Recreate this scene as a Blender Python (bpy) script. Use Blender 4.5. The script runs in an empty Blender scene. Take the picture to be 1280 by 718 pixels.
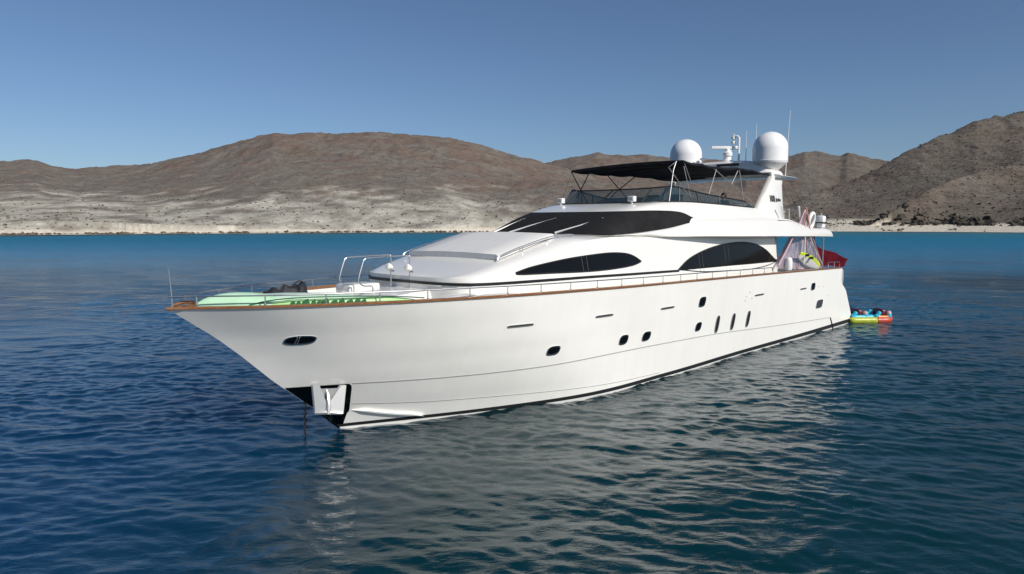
import bpy, bmesh, math, random
import numpy as np
from mathutils import Vector, Matrix
random.seed(7); RNG = np.random.default_rng(7)
R = math.radians
scene = bpy.context.scene
COL = scene.collection

# ------------------------------------------------------------------ camera
cam_d = bpy.data.cameras.new('camera'); cam = bpy.data.objects.new('camera', cam_d); COL.objects.link(cam)
scene.camera = cam
cam_d.sensor_width = 36.0; cam_d.lens = 24.72; cam_d.clip_start = .2; cam_d.clip_end = 20000
cam.location = (0, 0, 4.833); cam.rotation_euler = (R(90 - 5.148), 0, 0)
# ------------------------------------------------------------------ sky and sun
SUN_AZ, SUN_EL = 136.0, 35.0           # degrees right of +Y, degrees up
w = bpy.data.worlds.new('World'); scene.world = w; w.use_nodes = True
sky = w.node_tree.nodes.new('ShaderNodeTexSky'); sky.sky_type = 'NISHITA'; sky.sun_disc = False
sky.sun_elevation = R(SUN_EL); sky.sun_rotation = R(SUN_AZ)
sky.air_density = .8; sky.dust_density = .8; sky.ozone_density = 4.7; sky.altitude = 0
w.node_tree.links.new(sky.outputs[0], w.node_tree.nodes['Background'].inputs[0])
w.node_tree.nodes['Background'].inputs[1].default_value = .086
sl = bpy.data.lights.new('sun', 'SUN'); sl.energy = 4.4; sl.angle = R(.53); sl.color = (1, .95, .875)
so = bpy.data.objects.new('sun', sl); COL.objects.link(so)
sv = Vector((math.sin(R(SUN_AZ)) * math.cos(R(SUN_EL)), math.cos(R(SUN_AZ)) * math.cos(R(SUN_EL)), math.sin(R(SUN_EL))))
so.rotation_euler = sv.to_track_quat('Z', 'Y').to_euler(); so.location = (40, -30, 60)
vs = scene.view_settings
vs.view_transform = 'Standard'; vs.look = 'None'; vs.gamma = 1; vs.exposure = 0; vs.use_curve_mapping = False

# ------------------------------------------------------------------ materials
def new_mat(name):
    m = bpy.data.materials.new(name); m.use_nodes = True
    return m, m.node_tree.nodes, m.node_tree.links, m.node_tree.nodes['Principled BSDF']
def noise(N, L, scale, detail=4, rough=.55, vec=None, dist=0):
    n = N.new('ShaderNodeTexNoise'); n.inputs['Scale'].default_value = scale; n.inputs['Detail'].default_value = detail
    n.inputs['Roughness'].default_value = rough; n.inputs['Distortion'].default_value = dist
    if vec is not None: L.new(vec, n.inputs['Vector'])
    return n
def ramp(N, L, fac, stops, interp='LINEAR'):
    r = N.new('ShaderNodeValToRGB'); r.color_ramp.interpolation = interp
    e = r.color_ramp.elements
    while len(e) < len(stops): e.new(.5)
    for k, (p, c) in enumerate(stops):
        e[k].position = p; e[k].color = (*c, 1) if len(c) == 3 else c
    L.new(fac, r.inputs['Fac']); return r
def mixc(N, L, fac, a, b, mode='MIX'):
    m = N.new('ShaderNodeMix'); m.data_type = 'RGBA'; m.blend_type = mode
    for sock, v in ((m.inputs[0], fac), (m.inputs[6], a), (m.inputs[7], b)):
        if hasattr(v, 'is_linked'): L.new(v, sock)
        elif isinstance(v, (int, float)): sock.default_value = v
        else: sock.default_value = (*v, 1)
    return m.outputs[2]
def geo_pos(N): return N.new('ShaderNodeNewGeometry').outputs['Position']
def obj_pos(N): return N.new('ShaderNodeTexCoord').outputs['Object']
def bump(N, L, h, bs, strength=.3, dist=.01):
    b = N.new('ShaderNodeBump'); b.inputs['Strength'].default_value = strength; b.inputs['Distance'].default_value = dist
    L.new(h, b.inputs['Height']); L.new(b.outputs[0], bs.inputs['Normal']); return b
def paint(name, col, rough=.4, metal=0, coat=0, var=.08, vscale=3.0, bstr=0, bscale=60, bdist=.002, spec=.5):
    """one real surface: base colour with slight wear variation, roughness variation, optional grain"""
    m, N, L, b = new_mat(name)
    n = noise(N, L, vscale, 6, .6, obj_pos(N))
    lo = tuple(max(0, c * (1 - var)) for c in col); hi = tuple(min(1, c * (1 + var * .6)) for c in col)
    r = ramp(N, L, n.outputs['Fac'], [(.3, lo), (.7, hi)]); L.new(r.outputs[0], b.inputs['Base Color'])
    rr = ramp(N, L, n.outputs['Fac'], [(.3, (rough * 1.15,) * 3), (.7, (rough * .85,) * 3)]); L.new(rr.outputs[0], b.inputs['Roughness'])
    b.inputs['Metallic'].default_value = metal; b.inputs['Specular IOR Level'].default_value = spec
    if coat: b.inputs['Coat Weight'].default_value = coat; b.inputs['Coat Roughness'].default_value = .06
    if bstr:
        g = noise(N, L, bscale, 3, .6, obj_pos(N)); bump(N, L, g.outputs['Fac'], b, bstr, bdist)
    return m
M = {}
M['gelcoat'] = paint('white gelcoat', (.77, .755, .71), .22, coat=.5, var=.03, vscale=.6)
M['hull'] = paint('white hull paint', (.85, .84, .80), .34, coat=.25, var=.035, vscale=.5)
m, N, L, b = M['hull'], M['hull'].node_tree.nodes, M['hull'].node_tree.links, M['hull'].node_tree.nodes['Principled BSDF']
# faint run-off streaks and a slight fairing waviness
mp = N.new('ShaderNodeMapping'); mp.inputs['Scale'].default_value = (2.2, 2.2, .12); L.new(obj_pos(N), mp.inputs['Vector'])
st = noise(N, L, 1.6, 5, .65, mp.outputs[0]); sr = ramp(N, L, st.outputs['Fac'], [(.40, (.978, .976, .965)), (.62, (1, 1, 1))])
src = b.inputs['Base Color'].links[0].from_socket
L.new(mixc(N, L, 1.0, src, sr.outputs[0], 'MULTIPLY'), b.inputs['Base Color'])
wv = noise(N, L, .55, 2, .5, obj_pos(N)); bump(N, L, wv.outputs['Fac'], b, .25, .03)
M['white'] = paint('white painted metal', (.80, .80, .79), .3, var=.04)
M['nonskid'] = paint('nonskid deck', (.66, .66, .64), .65, var=.06, bstr=.3, bscale=180)
M['vinyl'] = paint('white vinyl cushion', (.69, .68, .65), .55, var=.06, vscale=2, bstr=.25, bscale=6, bdist=.02)
M['cream'] = paint('cream cockpit lining', (.50, .46, .39), .55, var=.08)
M['black_line'] = paint('black rubber moulding', (.012, .012, .013), .35)
M['antifoul'] = paint('black bottom paint', (.014, .016, .017), .5, var=.25)
M['mesh_cover'] = paint('black windscreen mesh', (.014, .014, .015), .85, var=.25, vscale=1.5, bstr=.5, bscale=2.2, bdist=.03, spec=.2)
M['canvas'] = paint('navy black canvas', (.012, .013, .018), .9, var=.2, bstr=.3, bscale=3, bdist=.02, spec=.15)
M['glass'] = paint('dark tinted window', (.004, .0045, .006), .05, var=.1, spec=.14)
M['steel'] = paint('polished stainless', (.60, .60, .59), .3, metal=1, var=.05)
M['plate'] = paint('stainless pocket plate', (.055, .068, .062), .18, metal=1, var=.3, vscale=2)  # reflected dark green water is put into the steel's base colour
M['galv'] = paint('bright anchor steel', (.62, .61, .58), .36, metal=.7, var=.12, vscale=6)
M['alu'] = paint('pole aluminium', (.42, .42, .42), .45, metal=.6)
M['black'] = paint('black plastic', (.015, .015, .016), .45, var=.2)
M['black_pole'] = paint('black coated pole', (.012, .012, .012), .5)
M['cove'] = paint('grey cove line', (.40, .40, .39), .5)  # shade below the hull creases as a grey; the searchlight lens shares it
M['wiper'] = paint('wiper arm silver', (.74, .74, .73), .35, metal=.2)
M['seam'] = paint('grey seam', (.30, .30, .29), .5)
M['dome'] = paint('dome white', (.80, .80, .80), .35, var=.03)
M['mullion'] = paint('window divider', (.05, .05, .052), .4)
M['mint'] = paint('mint inflatable vinyl', (.44, .68, .47), .35, var=.1, vscale=2.5, bstr=.3, bscale=3, bdist=.03)
M['mint_pale'] = paint('pale mint inflatable vinyl', (.56, .74, .58), .35, var=.1, vscale=3, bstr=.3, bscale=3, bdist=.03)
M['mint_bright'] = paint('bright green inflatable vinyl', (.40, .70, .29), .35, var=.12, vscale=3)
M['green_dark'] = paint('dark green print', (.02, .12, .045), .5)
M['lime'] = paint('lime plastic', (.62, .80, .05), .4)
M['red_cloth'] = paint('dark red cloth', (.105, .006, .014), .85, var=.25, vscale=4, spec=.1)
M['maroon'] = paint('maroon vinyl', (.09, .008, .02), .4, var=.2)
M['cyan'] = paint('cyan vinyl', (.02, .42, .60), .35, var=.15)
M['yellowgreen'] = paint('yellow green vinyl', (.38, .43, .03), .4, var=.2)
M['orange'] = paint('orange vinyl', (.72, .22, .03), .35, var=.2)
M['red'] = paint('red vinyl', (.45, .06, .03), .4, var=.15)
M['blue_dark'] = paint('dark blue vinyl', (.01, .02, .12), .4)
M['bag'] = paint('black gear fabric', (.014, .015, .02), .8, var=.4, vscale=6, bstr=.8, bscale=9, bdist=.03)
M['bag_grey'] = paint('grey gear fabric', (.035, .035, .042), .8, var=.4, vscale=6, bstr=.6, bscale=9, bdist=.03)
M['skin'] = paint('skin', (.30, .17, .11), .5, spec=.3)
M['dark_cloth'] = paint('black shirt', (.012, .012, .014), .9)
M['hair'] = paint('black hair', (.008, .007, .007), .6)
M['rope_orange'] = paint('orange rope', (.58, .27, .20), .8)
M['rope_pink'] = paint('pink rope', (.52, .32, .34), .8)
M['cap_pale'] = paint('pale printed vinyl', (.55, .42, .42), .4, var=.5, vscale=9)
M['rope_white'] = paint('white rope', (.62, .62, .6), .8)
M['rope_grey'] = paint('mauve rope', (.36, .30, .37), .8)
M['chain'] = paint('dark chain', (.03, .028, .027), .6, metal=.4, var=.4)
M['console'] = paint('black console', (.02, .02, .022), .6)
M['lens'] = paint('lamp lens', (.75, .75, .68), .12)

# teak with grain along the rail
m, N, L, b = new_mat('teak'); M['teak'] = m
mp = N.new('ShaderNodeMapping'); mp.inputs['Scale'].default_value = (.6, 12, 12); L.new(obj_pos(N), mp.inputs['Vector'])
n = noise(N, L, 3, 6, .65, mp.outputs[0])
r = ramp(N, L, n.outputs['Fac'], [(.3, (.15, .062, .024)), (.7, (.30, .14, .058))]); L.new(r.outputs[0], b.inputs['Base Color'])
b.inputs['Roughness'].default_value = .35; b.inputs['Coat Weight'].default_value = .3

def sheer_mat(name, tint, alpha, gloss=.08):
    """thin sheet that lets part of the light through (tinted plexi, netting)"""
    m, N, L, b = new_mat(name)
    out = N['Material Output']; tr = N.new('ShaderNodeBsdfTransparent'); tr.inputs[0].default_value = (1, 1, 1, 1)
    b.inputs['Base Color'].default_value = (*tint, 1); b.inputs['Roughness'].default_value = gloss
    mx = N.new('ShaderNodeMixShader'); mx.inputs[0].default_value = alpha
    L.new(tr.outputs[0], mx.inputs[1]); L.new(b.outputs[0], mx.inputs[2]); L.new(mx.outputs[0], out.inputs[0]); return m
M['plexi'] = sheer_mat('smoked plexiglass', (.015, .035, .042), .60, .04)
M['net'] = sheer_mat('mauve netting', (.44, .37, .42), .5, .8)
m, N, L = M['net'], M['net'].node_tree.nodes, M['net'].node_tree.links
mp = N.new('ShaderNodeMapping'); mp.inputs['Scale'].default_value = (4.5, 3, .5); L.new(obj_pos(N), mp.inputs['Vector'])
n = noise(N, L, 2.2, 5, .65, mp.outputs[0]); r = ramp(N, L, n.outputs['Fac'], [(.38, (.12,) * 3), (.62, (.75,) * 3)])
L.new(r.outputs[0], [k for k in N if k.type == 'MIX_SHADER'][0].inputs[0])

# ------------------------------------------------------------------ mesh helpers
class MB:
    def __init__(s): s.v = []; s.f = []; s.mi = []
    def add(s, V, F, mi=0):
        o = len(s.v); s.v += [tuple(map(float, q)) for q in V]
        s.f += [tuple(int(i) + o for i in f) for f in F]; s.mi += [mi] * len(F); return s
    def loft(s, rings, closed=False, cap=False, mi=0):
        rings = [list(r) for r in rings]; n = len(rings[0]); V = [q for r in rings for q in r]; F = []
        for i in range(len(rings) - 1):
            for j in range(n if closed else n - 1):
                k = (j + 1) % n; F.append((i * n + j, i * n + k, (i + 1) * n + k, (i + 1) * n + j))
        if cap: F += [tuple(range(n)), tuple(range((len(rings) - 1) * n, len(rings) * n))]
        return s.add(V, F, mi)
    def tube(s, pts, r, n=8, closed=False, mi=0):
        P = [Vector(p) for p in pts]; rings = []; up = None
        for i, p in enumerate(P):
            a = P[i - 1] if (i or closed) else p; c = P[(i + 1) % len(P)] if (i < len(P) - 1 or closed) else p
            d = (c - a).normalized()
            if up is None:
                up = Vector((0, 0, 1)) if abs(d.z) < .9 else Vector((1, 0, 0))
            x = d.cross(up)
            if x.length < 1e-6: x = d.orthogonal()
            x.normalize(); y = x.cross(d).normalized(); up = y
            rr = r[i] if hasattr(r, '__len__') else r
            rings.append([p + x * (rr * math.cos(2 * math.pi * k / n)) + y * (rr * math.sin(2 * math.pi * k / n)) for k in range(n)])
        if closed: rings.append(rings[0]); return s.loft(rings, True, False, mi)
        return s.loft(rings, True, True, mi)
    def box(s, c, d, rot=None, mi=0, bev=0):
        bm = bmesh.new(); bmesh.ops.create_cube(bm, size=1)
        bmesh.ops.scale(bm, vec=d, verts=bm.verts)
        if bev: bmesh.ops.bevel(bm, geom=bm.edges[:], offset=bev, segments=2, affect='EDGES', profile=.6)
        if rot is not None: bmesh.ops.rotate(bm, cent=(0, 0, 0), matrix=rot, verts=bm.verts)
        bmesh.ops.translate(bm, vec=c, verts=bm.verts); bm.verts.index_update()
        s.add([v.co[:] for v in bm.verts], [[v.index for v in f.verts] for f in bm.faces], mi); bm.free(); return s
    def lathe(s, prof, c=(0, 0, 0), n=24, mi=0, rot=None):
        rings = []
        for (r, z) in prof:
            ring = []
            for k in range(n):
                q = Vector((r * math.cos(2 * math.pi * k / n), r * math.sin(2 * math.pi * k / n), z))
                if rot is not None: q = rot @ q
                ring.append(q + Vector(c))
            rings.append(ring)
        return s.loft(rings, True, True, mi)
    def prism(s, poly, off, mi=0):
        """flat outline (3-D points) extruded by a vector"""
        n = len(poly); o = Vector(off); A = [Vector(p) for p in poly]; V = A + [p + o for p in A]
        F = [tuple(range(n)), tuple(range(2 * n - 1, n - 1, -1))] + [(i, (i + 1) % n, n + (i + 1) % n, n + i) for i in range(n)]
        return s.add(V, F, mi)
    def build(s, name, mat, parent=None, ang=35, origin=None, flip=True):
        """coordinates are boat metres (t, p, z) when flip is set, plain x, y, z otherwise"""
        o = origin or (0, 0, 0)
        V = [(v[0] - o[0], -(v[1] - o[1]), v[2] - o[2]) for v in s.v] if flip else [(v[0] - o[0], v[1] - o[1], v[2] - o[2]) for v in s.v]
        me = bpy.data.meshes.new(name); me.from_pydata(V, [], s.f); me.validate()
        bm = bmesh.new(); bm.from_mesh(me); bmesh.ops.remove_doubles(bm, verts=bm.verts, dist=1e-5)
        bmesh.ops.recalc_face_normals(bm, faces=bm.faces); bm.to_mesh(me); bm.free()
        for mm in (mat if isinstance(mat, (list, tuple)) else [mat]): me.materials.append(mm)
        if isinstance(mat, (list, tuple)) and len(me.polygons) == len(s.mi): me.polygons.foreach_set('material_index', s.mi)
        me.polygons.foreach_set('use_smooth', [True] * len(me.polygons)); me.set_sharp_from_angle(angle=R(ang))
        ob = bpy.data.objects.new(name, me); COL.objects.link(ob)
        if parent is not None: ob.parent = parent
        return ob
def tag(o, label=None, cat=None, group=None, kind=None):
    for k, v in (('label', label), ('category', cat), ('group', group), ('kind', kind)):
        if v: o[k] = v
    return o
X0, Y0, TH = -6.6395, 13.5152, .82881      # where the stem head stands and how the boat is turned
def world_of(t, p, z):
    return Vector((X0 + t * math.cos(TH) + p * math.sin(TH), Y0 + t * math.sin(TH) - p * math.cos(TH), z))
def thing(name, label, cat, base=(0, 0, 0), group=None, on_boat=True):
    o = bpy.data.objects.new(name, None); COL.objects.link(o); o.empty_display_size = .2
    if on_boat: o.location = world_of(*base); o.rotation_euler = (0, 0, TH)
    else: o.location = base
    return tag(o, label, cat, group)
def solo(mb, name, mat, label, cat, base, group=None, ang=35):
    """a thing that is one mesh, standing at base (boat metres)"""
    o = mb.build(name, mat, None, ang, base); o.location = world_of(*base); o.rotation_euler = (0, 0, TH)
    return tag(o, label, cat, group)
def smooth_path(pts, n=8, closed=False):
    P = [Vector(p) for p in pts]; out = []; m = len(P)
    for i in range(m if closed else m - 1):
        a, b_, c, d = (P[(i - 1) % m] if (closed or i) else P[0]), P[i], P[(i + 1) % m], (P[(i + 2) % m] if (closed or i < m - 2) else P[-1])
        for k in range(n):
            u = k / n
            out.append(.5 * (2 * b_ + (c - a) * u + (2 * a - 5 * b_ + 4 * c - d) * u * u + (3 * b_ - a - 3 * c + d) * u ** 3))
    if not closed: out.append(P[-1])
    return out

# ---- hull form, in boat metres: t aft of the stem head, p to port, z above the water
TK=np.array([0,1.5,3.5,6,10,16,22,28.88]); BK=np.array([0,1.08,2.01,2.69,3.19,3.33,3.32,3.31])
WK=np.array([3.8,7,10,14,19,25,31.0]);     WV=np.array([0,1.50,2.54,2.84,2.90,3.09,3.17])
SZ=np.array([0,.49,.78,1.43,2.09,2.51,3.17]); ST=np.array([3.80,3.26,2.88,2.10,1.39,.90,0.])
EZ=np.array([-.8,0,.34,1.70,1.95,2.05,2.85]);   ET=np.array([31.,31.,30.94,29.72,29.25,29.1,28.88])
def herm(x,k,v):
    x=np.asarray(x,float); m=np.gradient(v,k); j=np.clip(np.searchsorted(k,x)-1,0,len(k)-2)
    h=k[j+1]-k[j]; s=(x-k[j])/h
    return (2*s**3-3*s**2+1)*v[j]+(s**3-2*s**2+s)*h*m[j]+(-2*s**3+3*s**2)*v[j+1]+(s**3-s**2)*h*m[j+1]
def sheer_z(t): u=np.asarray(t,float)/28.5; return 3.171-.213*u-.178*u*u
def half(t): return np.maximum(herm(np.clip(t,0,28.88),TK,BK),0)
def half_wl(t): return np.maximum(herm(np.clip(t,3.8,31),WK,WV),0)
def stem_t(z): return np.interp(z,SZ,ST)
def hull_p(t,z):
    """half breadth of the hull at station t and height z"""
    t=np.asarray(t,float); z=np.asarray(z,float)
    ts=stem_t(z); te=np.interp(z,EZ,ET); n=np.clip((t-ts)/(te-ts),0,1)
    v=np.clip(z/sheer_z(n*28.88),0,1)
    b=half(n*28.88); w=half_wl(3.8+n*27.2)
    e=1.0+.08*np.clip(1-n*3,0,1)
    return w+(b-w)*v**e
# ---- deckhouse
PDt=np.array([5.80,5.81,5.87,6.0,6.2,6.6,7.2,9,12,16,24.]); PDp=np.array([0,.9,1.38,1.74,2.0,2.18,2.29,2.42,2.55,2.62,2.62])
def wall_d(t): return np.interp(t,PDt,PDp)
def line_z(t): return np.interp(t,[5.3,10,15,24],[3.395,3.375,3.32,3.30])
ZTt=np.array([5.80,6.15,7.6,9.8,10.5,11.9,14,24]); ZTz=np.array([3.45,3.50,3.83,4.31,4.37,4.46,4.44,4.42])
def crease_z(t): return np.interp(t,ZTt,ZTz)
def wall_p(t,z):
    zd=line_z(t); return wall_d(t)-.11*np.clip((z-zd)/.9,0,1.3)
# ------------------------------------------------------------------ terrain, beach and sea
def perlin(x, y, seed=0):
    g = np.random.default_rng(seed); perm = g.permutation(512); perm = np.concatenate([perm, perm])
    ang = g.uniform(0, 2 * np.pi, 512); gx, gy = np.cos(ang), np.sin(ang)
    xi = np.floor(x).astype(int); yi = np.floor(y).astype(int); xf = x - xi; yf = y - yi
    u = xf ** 3 * (xf * (xf * 6 - 15) + 10); v = yf ** 3 * (yf * (yf * 6 - 15) + 10)
    def d(i, j):
        h = perm[(perm[(xi + i) & 511] + yi + j) & 511]; return gx[h] * (xf - i) + gy[h] * (yf - j)
    a = d(0, 0) + u * (d(1, 0) - d(0, 0)); c = d(0, 1) + u * (d(1, 1) - d(0, 1)); return (a + v * (c - a)) * 1.5
def fbm(x, y, seed=0, oct=5, gain=.5, ridged=False):
    s = np.zeros_like(x); a = 1.0; tot = 0
    for k in range(oct):
        n = perlin(x * 2 ** k + 13.7 * k, y * 2 ** k - 7.1 * k, seed + k)
        s += a * ((1 - 2 * np.abs(n)) if ridged else n); tot += a; a *= gain
    return s / tot
def grid_faces(nr, nc):
    i = np.arange(nr * nc).reshape(nr, nc)
    return np.stack([i[:-1, :-1], i[:-1, 1:], i[1:, 1:], i[1:, :-1]], -1).reshape(-1, 4)
def np_mesh(name, V, F, mat, attrs=None, smooth=True):
    me = bpy.data.meshes.new(name); V = np.asarray(V, np.float32); F = np.asarray(F, np.int32); k = F.shape[1]
    me.vertices.add(len(V)); me.vertices.foreach_set('co', V.ravel())
    me.loops.add(F.size); me.loops.foreach_set('vertex_index', F.ravel())
    me.polygons.add(len(F)); me.polygons.foreach_set('loop_start', np.arange(0, F.size, k)); me.polygons.foreach_set('loop_total', np.full(len(F), k))
    me.polygons.foreach_set('use_smooth', np.full(len(F), smooth)); me.update(); me.validate()
    for nm, a in (attrs or {}).items():
        at = me.attributes.new(nm, 'FLOAT', 'POINT'); at.data.foreach_set('value', np.asarray(a, np.float32).ravel())
    me.materials.append(mat); o = bpy.data.objects.new(name, me); COL.objects.link(o); return o

FPX = 879.0; HC = 4.833
def tab(q, pts): a = np.array(pts, float); return np.interp(q, a[:, 0], a[:, 1])
def shore(q): return FPX * HC / tab(q, [(-1400, 15), (0, 14.6), (200, 12.8), (400, 11.6), (700, 10.4), (1040, 9.7), (1180, 10.2), (1280, 11.0), (1500, 12), (2700, 14)])
# bearing q = 640 + 879 X/Y; skyline heights in the same units above the horizon, with the ridge's own distance
RIDGES = [
 dict(e=[(-1400,60),(-400,82),(-200,86),(-40,76),(0,75),(22,76),(35,78),(52,77.5),(70,71),(100,67),(180,71),(250,85),(300,98),(330,106),(345,109),(450,111),(520,110),(560,105),(600,96),(640,84),(690,72),(760,50),(850,15),(900,-20),(2700,-20)], Y=[(-1400,900),(300,980),(700,1000),(2700,1000)], f0=70, pw=.85),
 dict(e=[(-1400,-20),(520,-20),(580,50),(620,62),(660,70),(690,75),(720,83),(745,86),(790,84),(850,80),(920,76),(985,66),(1040,40),(1110,0),(1150,-20),(2700,-20)], Y=[(0,1300),(2700,1300)], f0=300, pw=.8),
 dict(e=[(-1400,-20),(840,-20),(870,30),(930,72),(985,82),(1000,86),(1020,87.5),(1046,84.5),(1054,87),(1062,86),(1085,79),(1110,75),(1150,78),(1200,70),(1300,40),(1400,-20),(2700,-20)], Y=[(0,1150),(2700,1150)], f0=260, pw=.9),
 dict(e=[(-1400,-20),(930,-20),(960,8),(1000,31),(1044,47),(1089,65),(1120,82),(1147,96),(1185,112),(1212,125),(1218,126),(1245,131),(1265,137),(1280,140),(1350,158),(1500,172),(1900,150),(2700,110)], Y=[(900,560),(1000,600),(1150,700),(1280,800),(1600,900),(2700,900)], f0=70, pw=.8),
 dict(e=[(-1400,-20),(1060,-20),(1084,-7),(1095,4),(1125,23),(1156,41),(1190,55),(1223,65),(1263,71),(1290,76),(1400,92),(1700,84),(2700,50)], Y=[(1000,455),(1090,448),(1160,470),(1290,545),(1700,600),(2700,600)], f0=27, pw=.75),
 dict(e=[(-1400,20),(-200,22),(0,30),(100,30),(200,25),(300,31),(380,40),(430,43),(500,42),(560,39),(580,34),(610,22),(650,10),(700,0),(760,-20),(2700,-20)], Y=[(-1400,480),(0,480),(430,560),(700,560),(2700,560)], f0=18, pw=.62),
 dict(e=[(-1400,-20),(560,-20),(590,34),(610,46),(650,51),(690,54),(750,52),(850,46),(950,36),(1020,20),(1080,-20),(2700,-20)], Y=[(0,680),(2700,680)], f0=50, pw=.6),
 dict(e=[(-1400,-20),(400,-20),(440,-9),(480,0),(520,5),(555,12),(590,16),(640,14),(690,14),(720,10),(800,5),(900,0),(960,-20),(2700,-20)], Y=[(0,415),(560,425),(700,450),(2700,470)], f0=9, pw=.45),
 dict(e=[(-1400,-2),(-100,-2),(0,0),(60,4),(130,2),(200,-1),(300,-3),(420,-8),(470,-20),(2700,-20)], Y=[(-1400,315),(0,318),(200,340),(400,385),(2700,400)], f0=12, pw=.7),
]
def terrain(X, Y):
    q = 640 + FPX * X / Y; ys = shore(q); d = Y - ys
    rb_ = np.clip((q - 1015) / 30, 0, 1); h = np.clip(d * (.05 + .13 * rb_), -3, 1.6 + 2.8 * rb_) + np.clip(d - 30, 0, 3000) * .012
    for i, g in enumerate(RIDGES):
        e = tab(q, g['e']); Yr = tab(q, g['Y']); H = np.maximum(HC + Yr * e / FPX, -6)
        y0 = ys + g['f0']; s = np.clip((Y - y0) / np.maximum(Yr - y0, 5), 0, 1.0)
        fr = s ** g['pw'] * (1 - .12 * np.sin(np.pi * s) ** 2)
        bk = np.exp(-np.clip(Y - Yr, 0, None) / (Yr * .3))
        hh = H * np.where(Y < Yr, fr, bk); hh = np.where(H > 0, hh, -6)
        k = 1.5; m = np.maximum(h, hh); h = m + k * np.log1p(np.exp(-np.abs(h - hh) / k)) * (hh > 0)
    lift = np.clip((h - 1.5) / 12, 0, 1)
    wx = X + 14 * fbm(X / 60, Y / 60, 71, 3); wy = Y + 14 * fbm(X / 60 + 9, Y / 60, 72, 3)
    gul = .55 * fbm(wx / 95, wy / 230, 12, 4, .5, True) + .45 * fbm(wx / 36, wy / 110, 11, 5, .55, True)               # gullies running down to the shore
    rough = fbm(X / 13, Y / 16, 31, 4, .55)
    big = fbm(X / 110, Y / 150, 51, 3)
    amp = np.clip(h * .085, 0, 6.0)
    return h + lift * (amp * (gul - .25) * 1.0 + .10 * amp * big + .55 * rough * np.clip(h / 10, .15, 1.6)), q, d

qs = np.concatenate([np.linspace(-1400, -40, 170, endpoint=False), np.linspace(-40, 1320, 900, endpoint=False), np.linspace(1320, 2700, 170)])
rows = np.concatenate([np.linspace(-18, 40, 60, endpoint=False), np.linspace(40, 260, 130, endpoint=False), np.geomspace(260, 1700, 170)])
Q, D = np.meshgrid(qs, rows); TY = shore(Q) + D; TX = (Q - 640) / FPX * TY
TZ, TQ, TD = terrain(TX, TY)
TF = grid_faces(*TZ.shape)
n1 = fbm(TX / 55, TY / 55, 101, 5); n2 = fbm(TX / 20, TY / 30, 121, 4)
el = (TZ - HC) / TY * FPX
# pale chalky soil along the left shore, the cut bank under the middle hills and the beach
left = np.clip((720 - TQ) / 120, 0, 1)
pale = left * np.clip((tab(TQ, [(-1400, 25), (0, 34), (90, 33), (220, 25), (330, 30), (420, 33), (470, 33), (530, 30), (570, 38), (600, 30), (720, 18)]) - el + 11 + 26 * n1 + 20 * n2) / 23, 0, 1)
pale = np.maximum(pale, np.clip((14 - TZ) / 6, 0, 1) * np.clip((980 - TQ) / 100, 0, 1) * (TD > 4) * .9)
pale *= np.clip(.75 + 1.3 * n2 + .5 * fbm(TX / 7, TY / 14, 141, 3), .12, 1)
sand = np.clip((np.where(TQ > 1020, 5.3, 2.4) - TZ + 1.2 * n2) / .8, 0, 1)
bay = np.clip(1 - np.abs(TQ - 1062) / 38, 0, 1) ** .5 * np.clip((9 - TZ) / 3, 0, 1); sand = np.maximum(sand, np.clip(bay * 1.6, 0, 1))
red = np.clip((1.2 * np.clip((el - 98) / 6, 0, 1) * np.clip(1 - np.abs(TQ - 390) / 70, 0, 1) + n1 * 2.4 + np.clip((el - 60) / 60, 0, .55) * (TQ < 640) + ((TQ > 560) & (TQ < 1000)) * (.25 + .3 * (el > 38))), 0, 1)
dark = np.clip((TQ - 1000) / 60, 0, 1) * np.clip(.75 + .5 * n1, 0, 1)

m, N, L, b = new_mat('desert hillside'); M['hill'] = m
pos = geo_pos(N)
def attr(nm): a = N.new('ShaderNodeAttribute'); a.attribute_name = nm; return a.outputs['Fac']
nz = noise(N, L, .05, 8, .68, pos); nf = noise(N, L, .35, 6, .7, pos)
mpg = N.new('ShaderNodeMapping'); mpg.inputs['Scale'].default_value = (.55, .55, .9); L.new(pos, mpg.inputs['Vector'])
strata = noise(N, L, .45, 5, .65, mpg.outputs[0], .6)
soil = ramp(N, L, nz.outputs['Fac'], [(.30, (.120, .104, .091)), (.5, (.168, .147, .129)), (.70, (.225, .20, .174))])
redc = ramp(N, L, nz.outputs['Fac'], [(.3, (.135, .092, .073)), (.7, (.195, .135, .108))])
palec = ramp(N, L, strata.outputs['Fac'], [(.33, (.34, .315, .262)), (.5, (.47, .442, .372)), (.68, (.60, .575, .505))])
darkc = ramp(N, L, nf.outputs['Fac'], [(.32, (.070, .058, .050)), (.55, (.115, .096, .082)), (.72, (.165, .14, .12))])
sandc = ramp(N, L, nf.outputs['Fac'], [(.3, (.50, .45, .37)), (.7, (.62, .57, .48))])
rm = N.new('ShaderNodeMath'); rm.operation = 'MULTIPLY'; rm.inputs[1].default_value = .7; L.new(attr('red'), rm.inputs[0])
c = mixc(N, L, rm.outputs[0], soil.outputs[0], redc.outputs[0])
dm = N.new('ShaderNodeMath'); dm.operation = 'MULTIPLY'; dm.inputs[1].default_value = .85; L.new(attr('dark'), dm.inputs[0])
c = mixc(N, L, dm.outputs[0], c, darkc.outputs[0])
mpd = N.new('ShaderNodeMapping'); mpd.inputs['Rotation'].default_value = (0, R(34), 0); mpd.inputs['Scale'].default_value = (.035, .05, .30); L.new(pos, mpd.inputs['Vector'])
stk = noise(N, L, 1.0, 6, .7, mpd.outputs[0], 1.2); stc = ramp(N, L, stk.outputs['Fac'], [(.36, (.55, .53, .52)), (.52, (1, 1, 1)), (.66, (1.25, 1.23, 1.2))])
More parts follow.
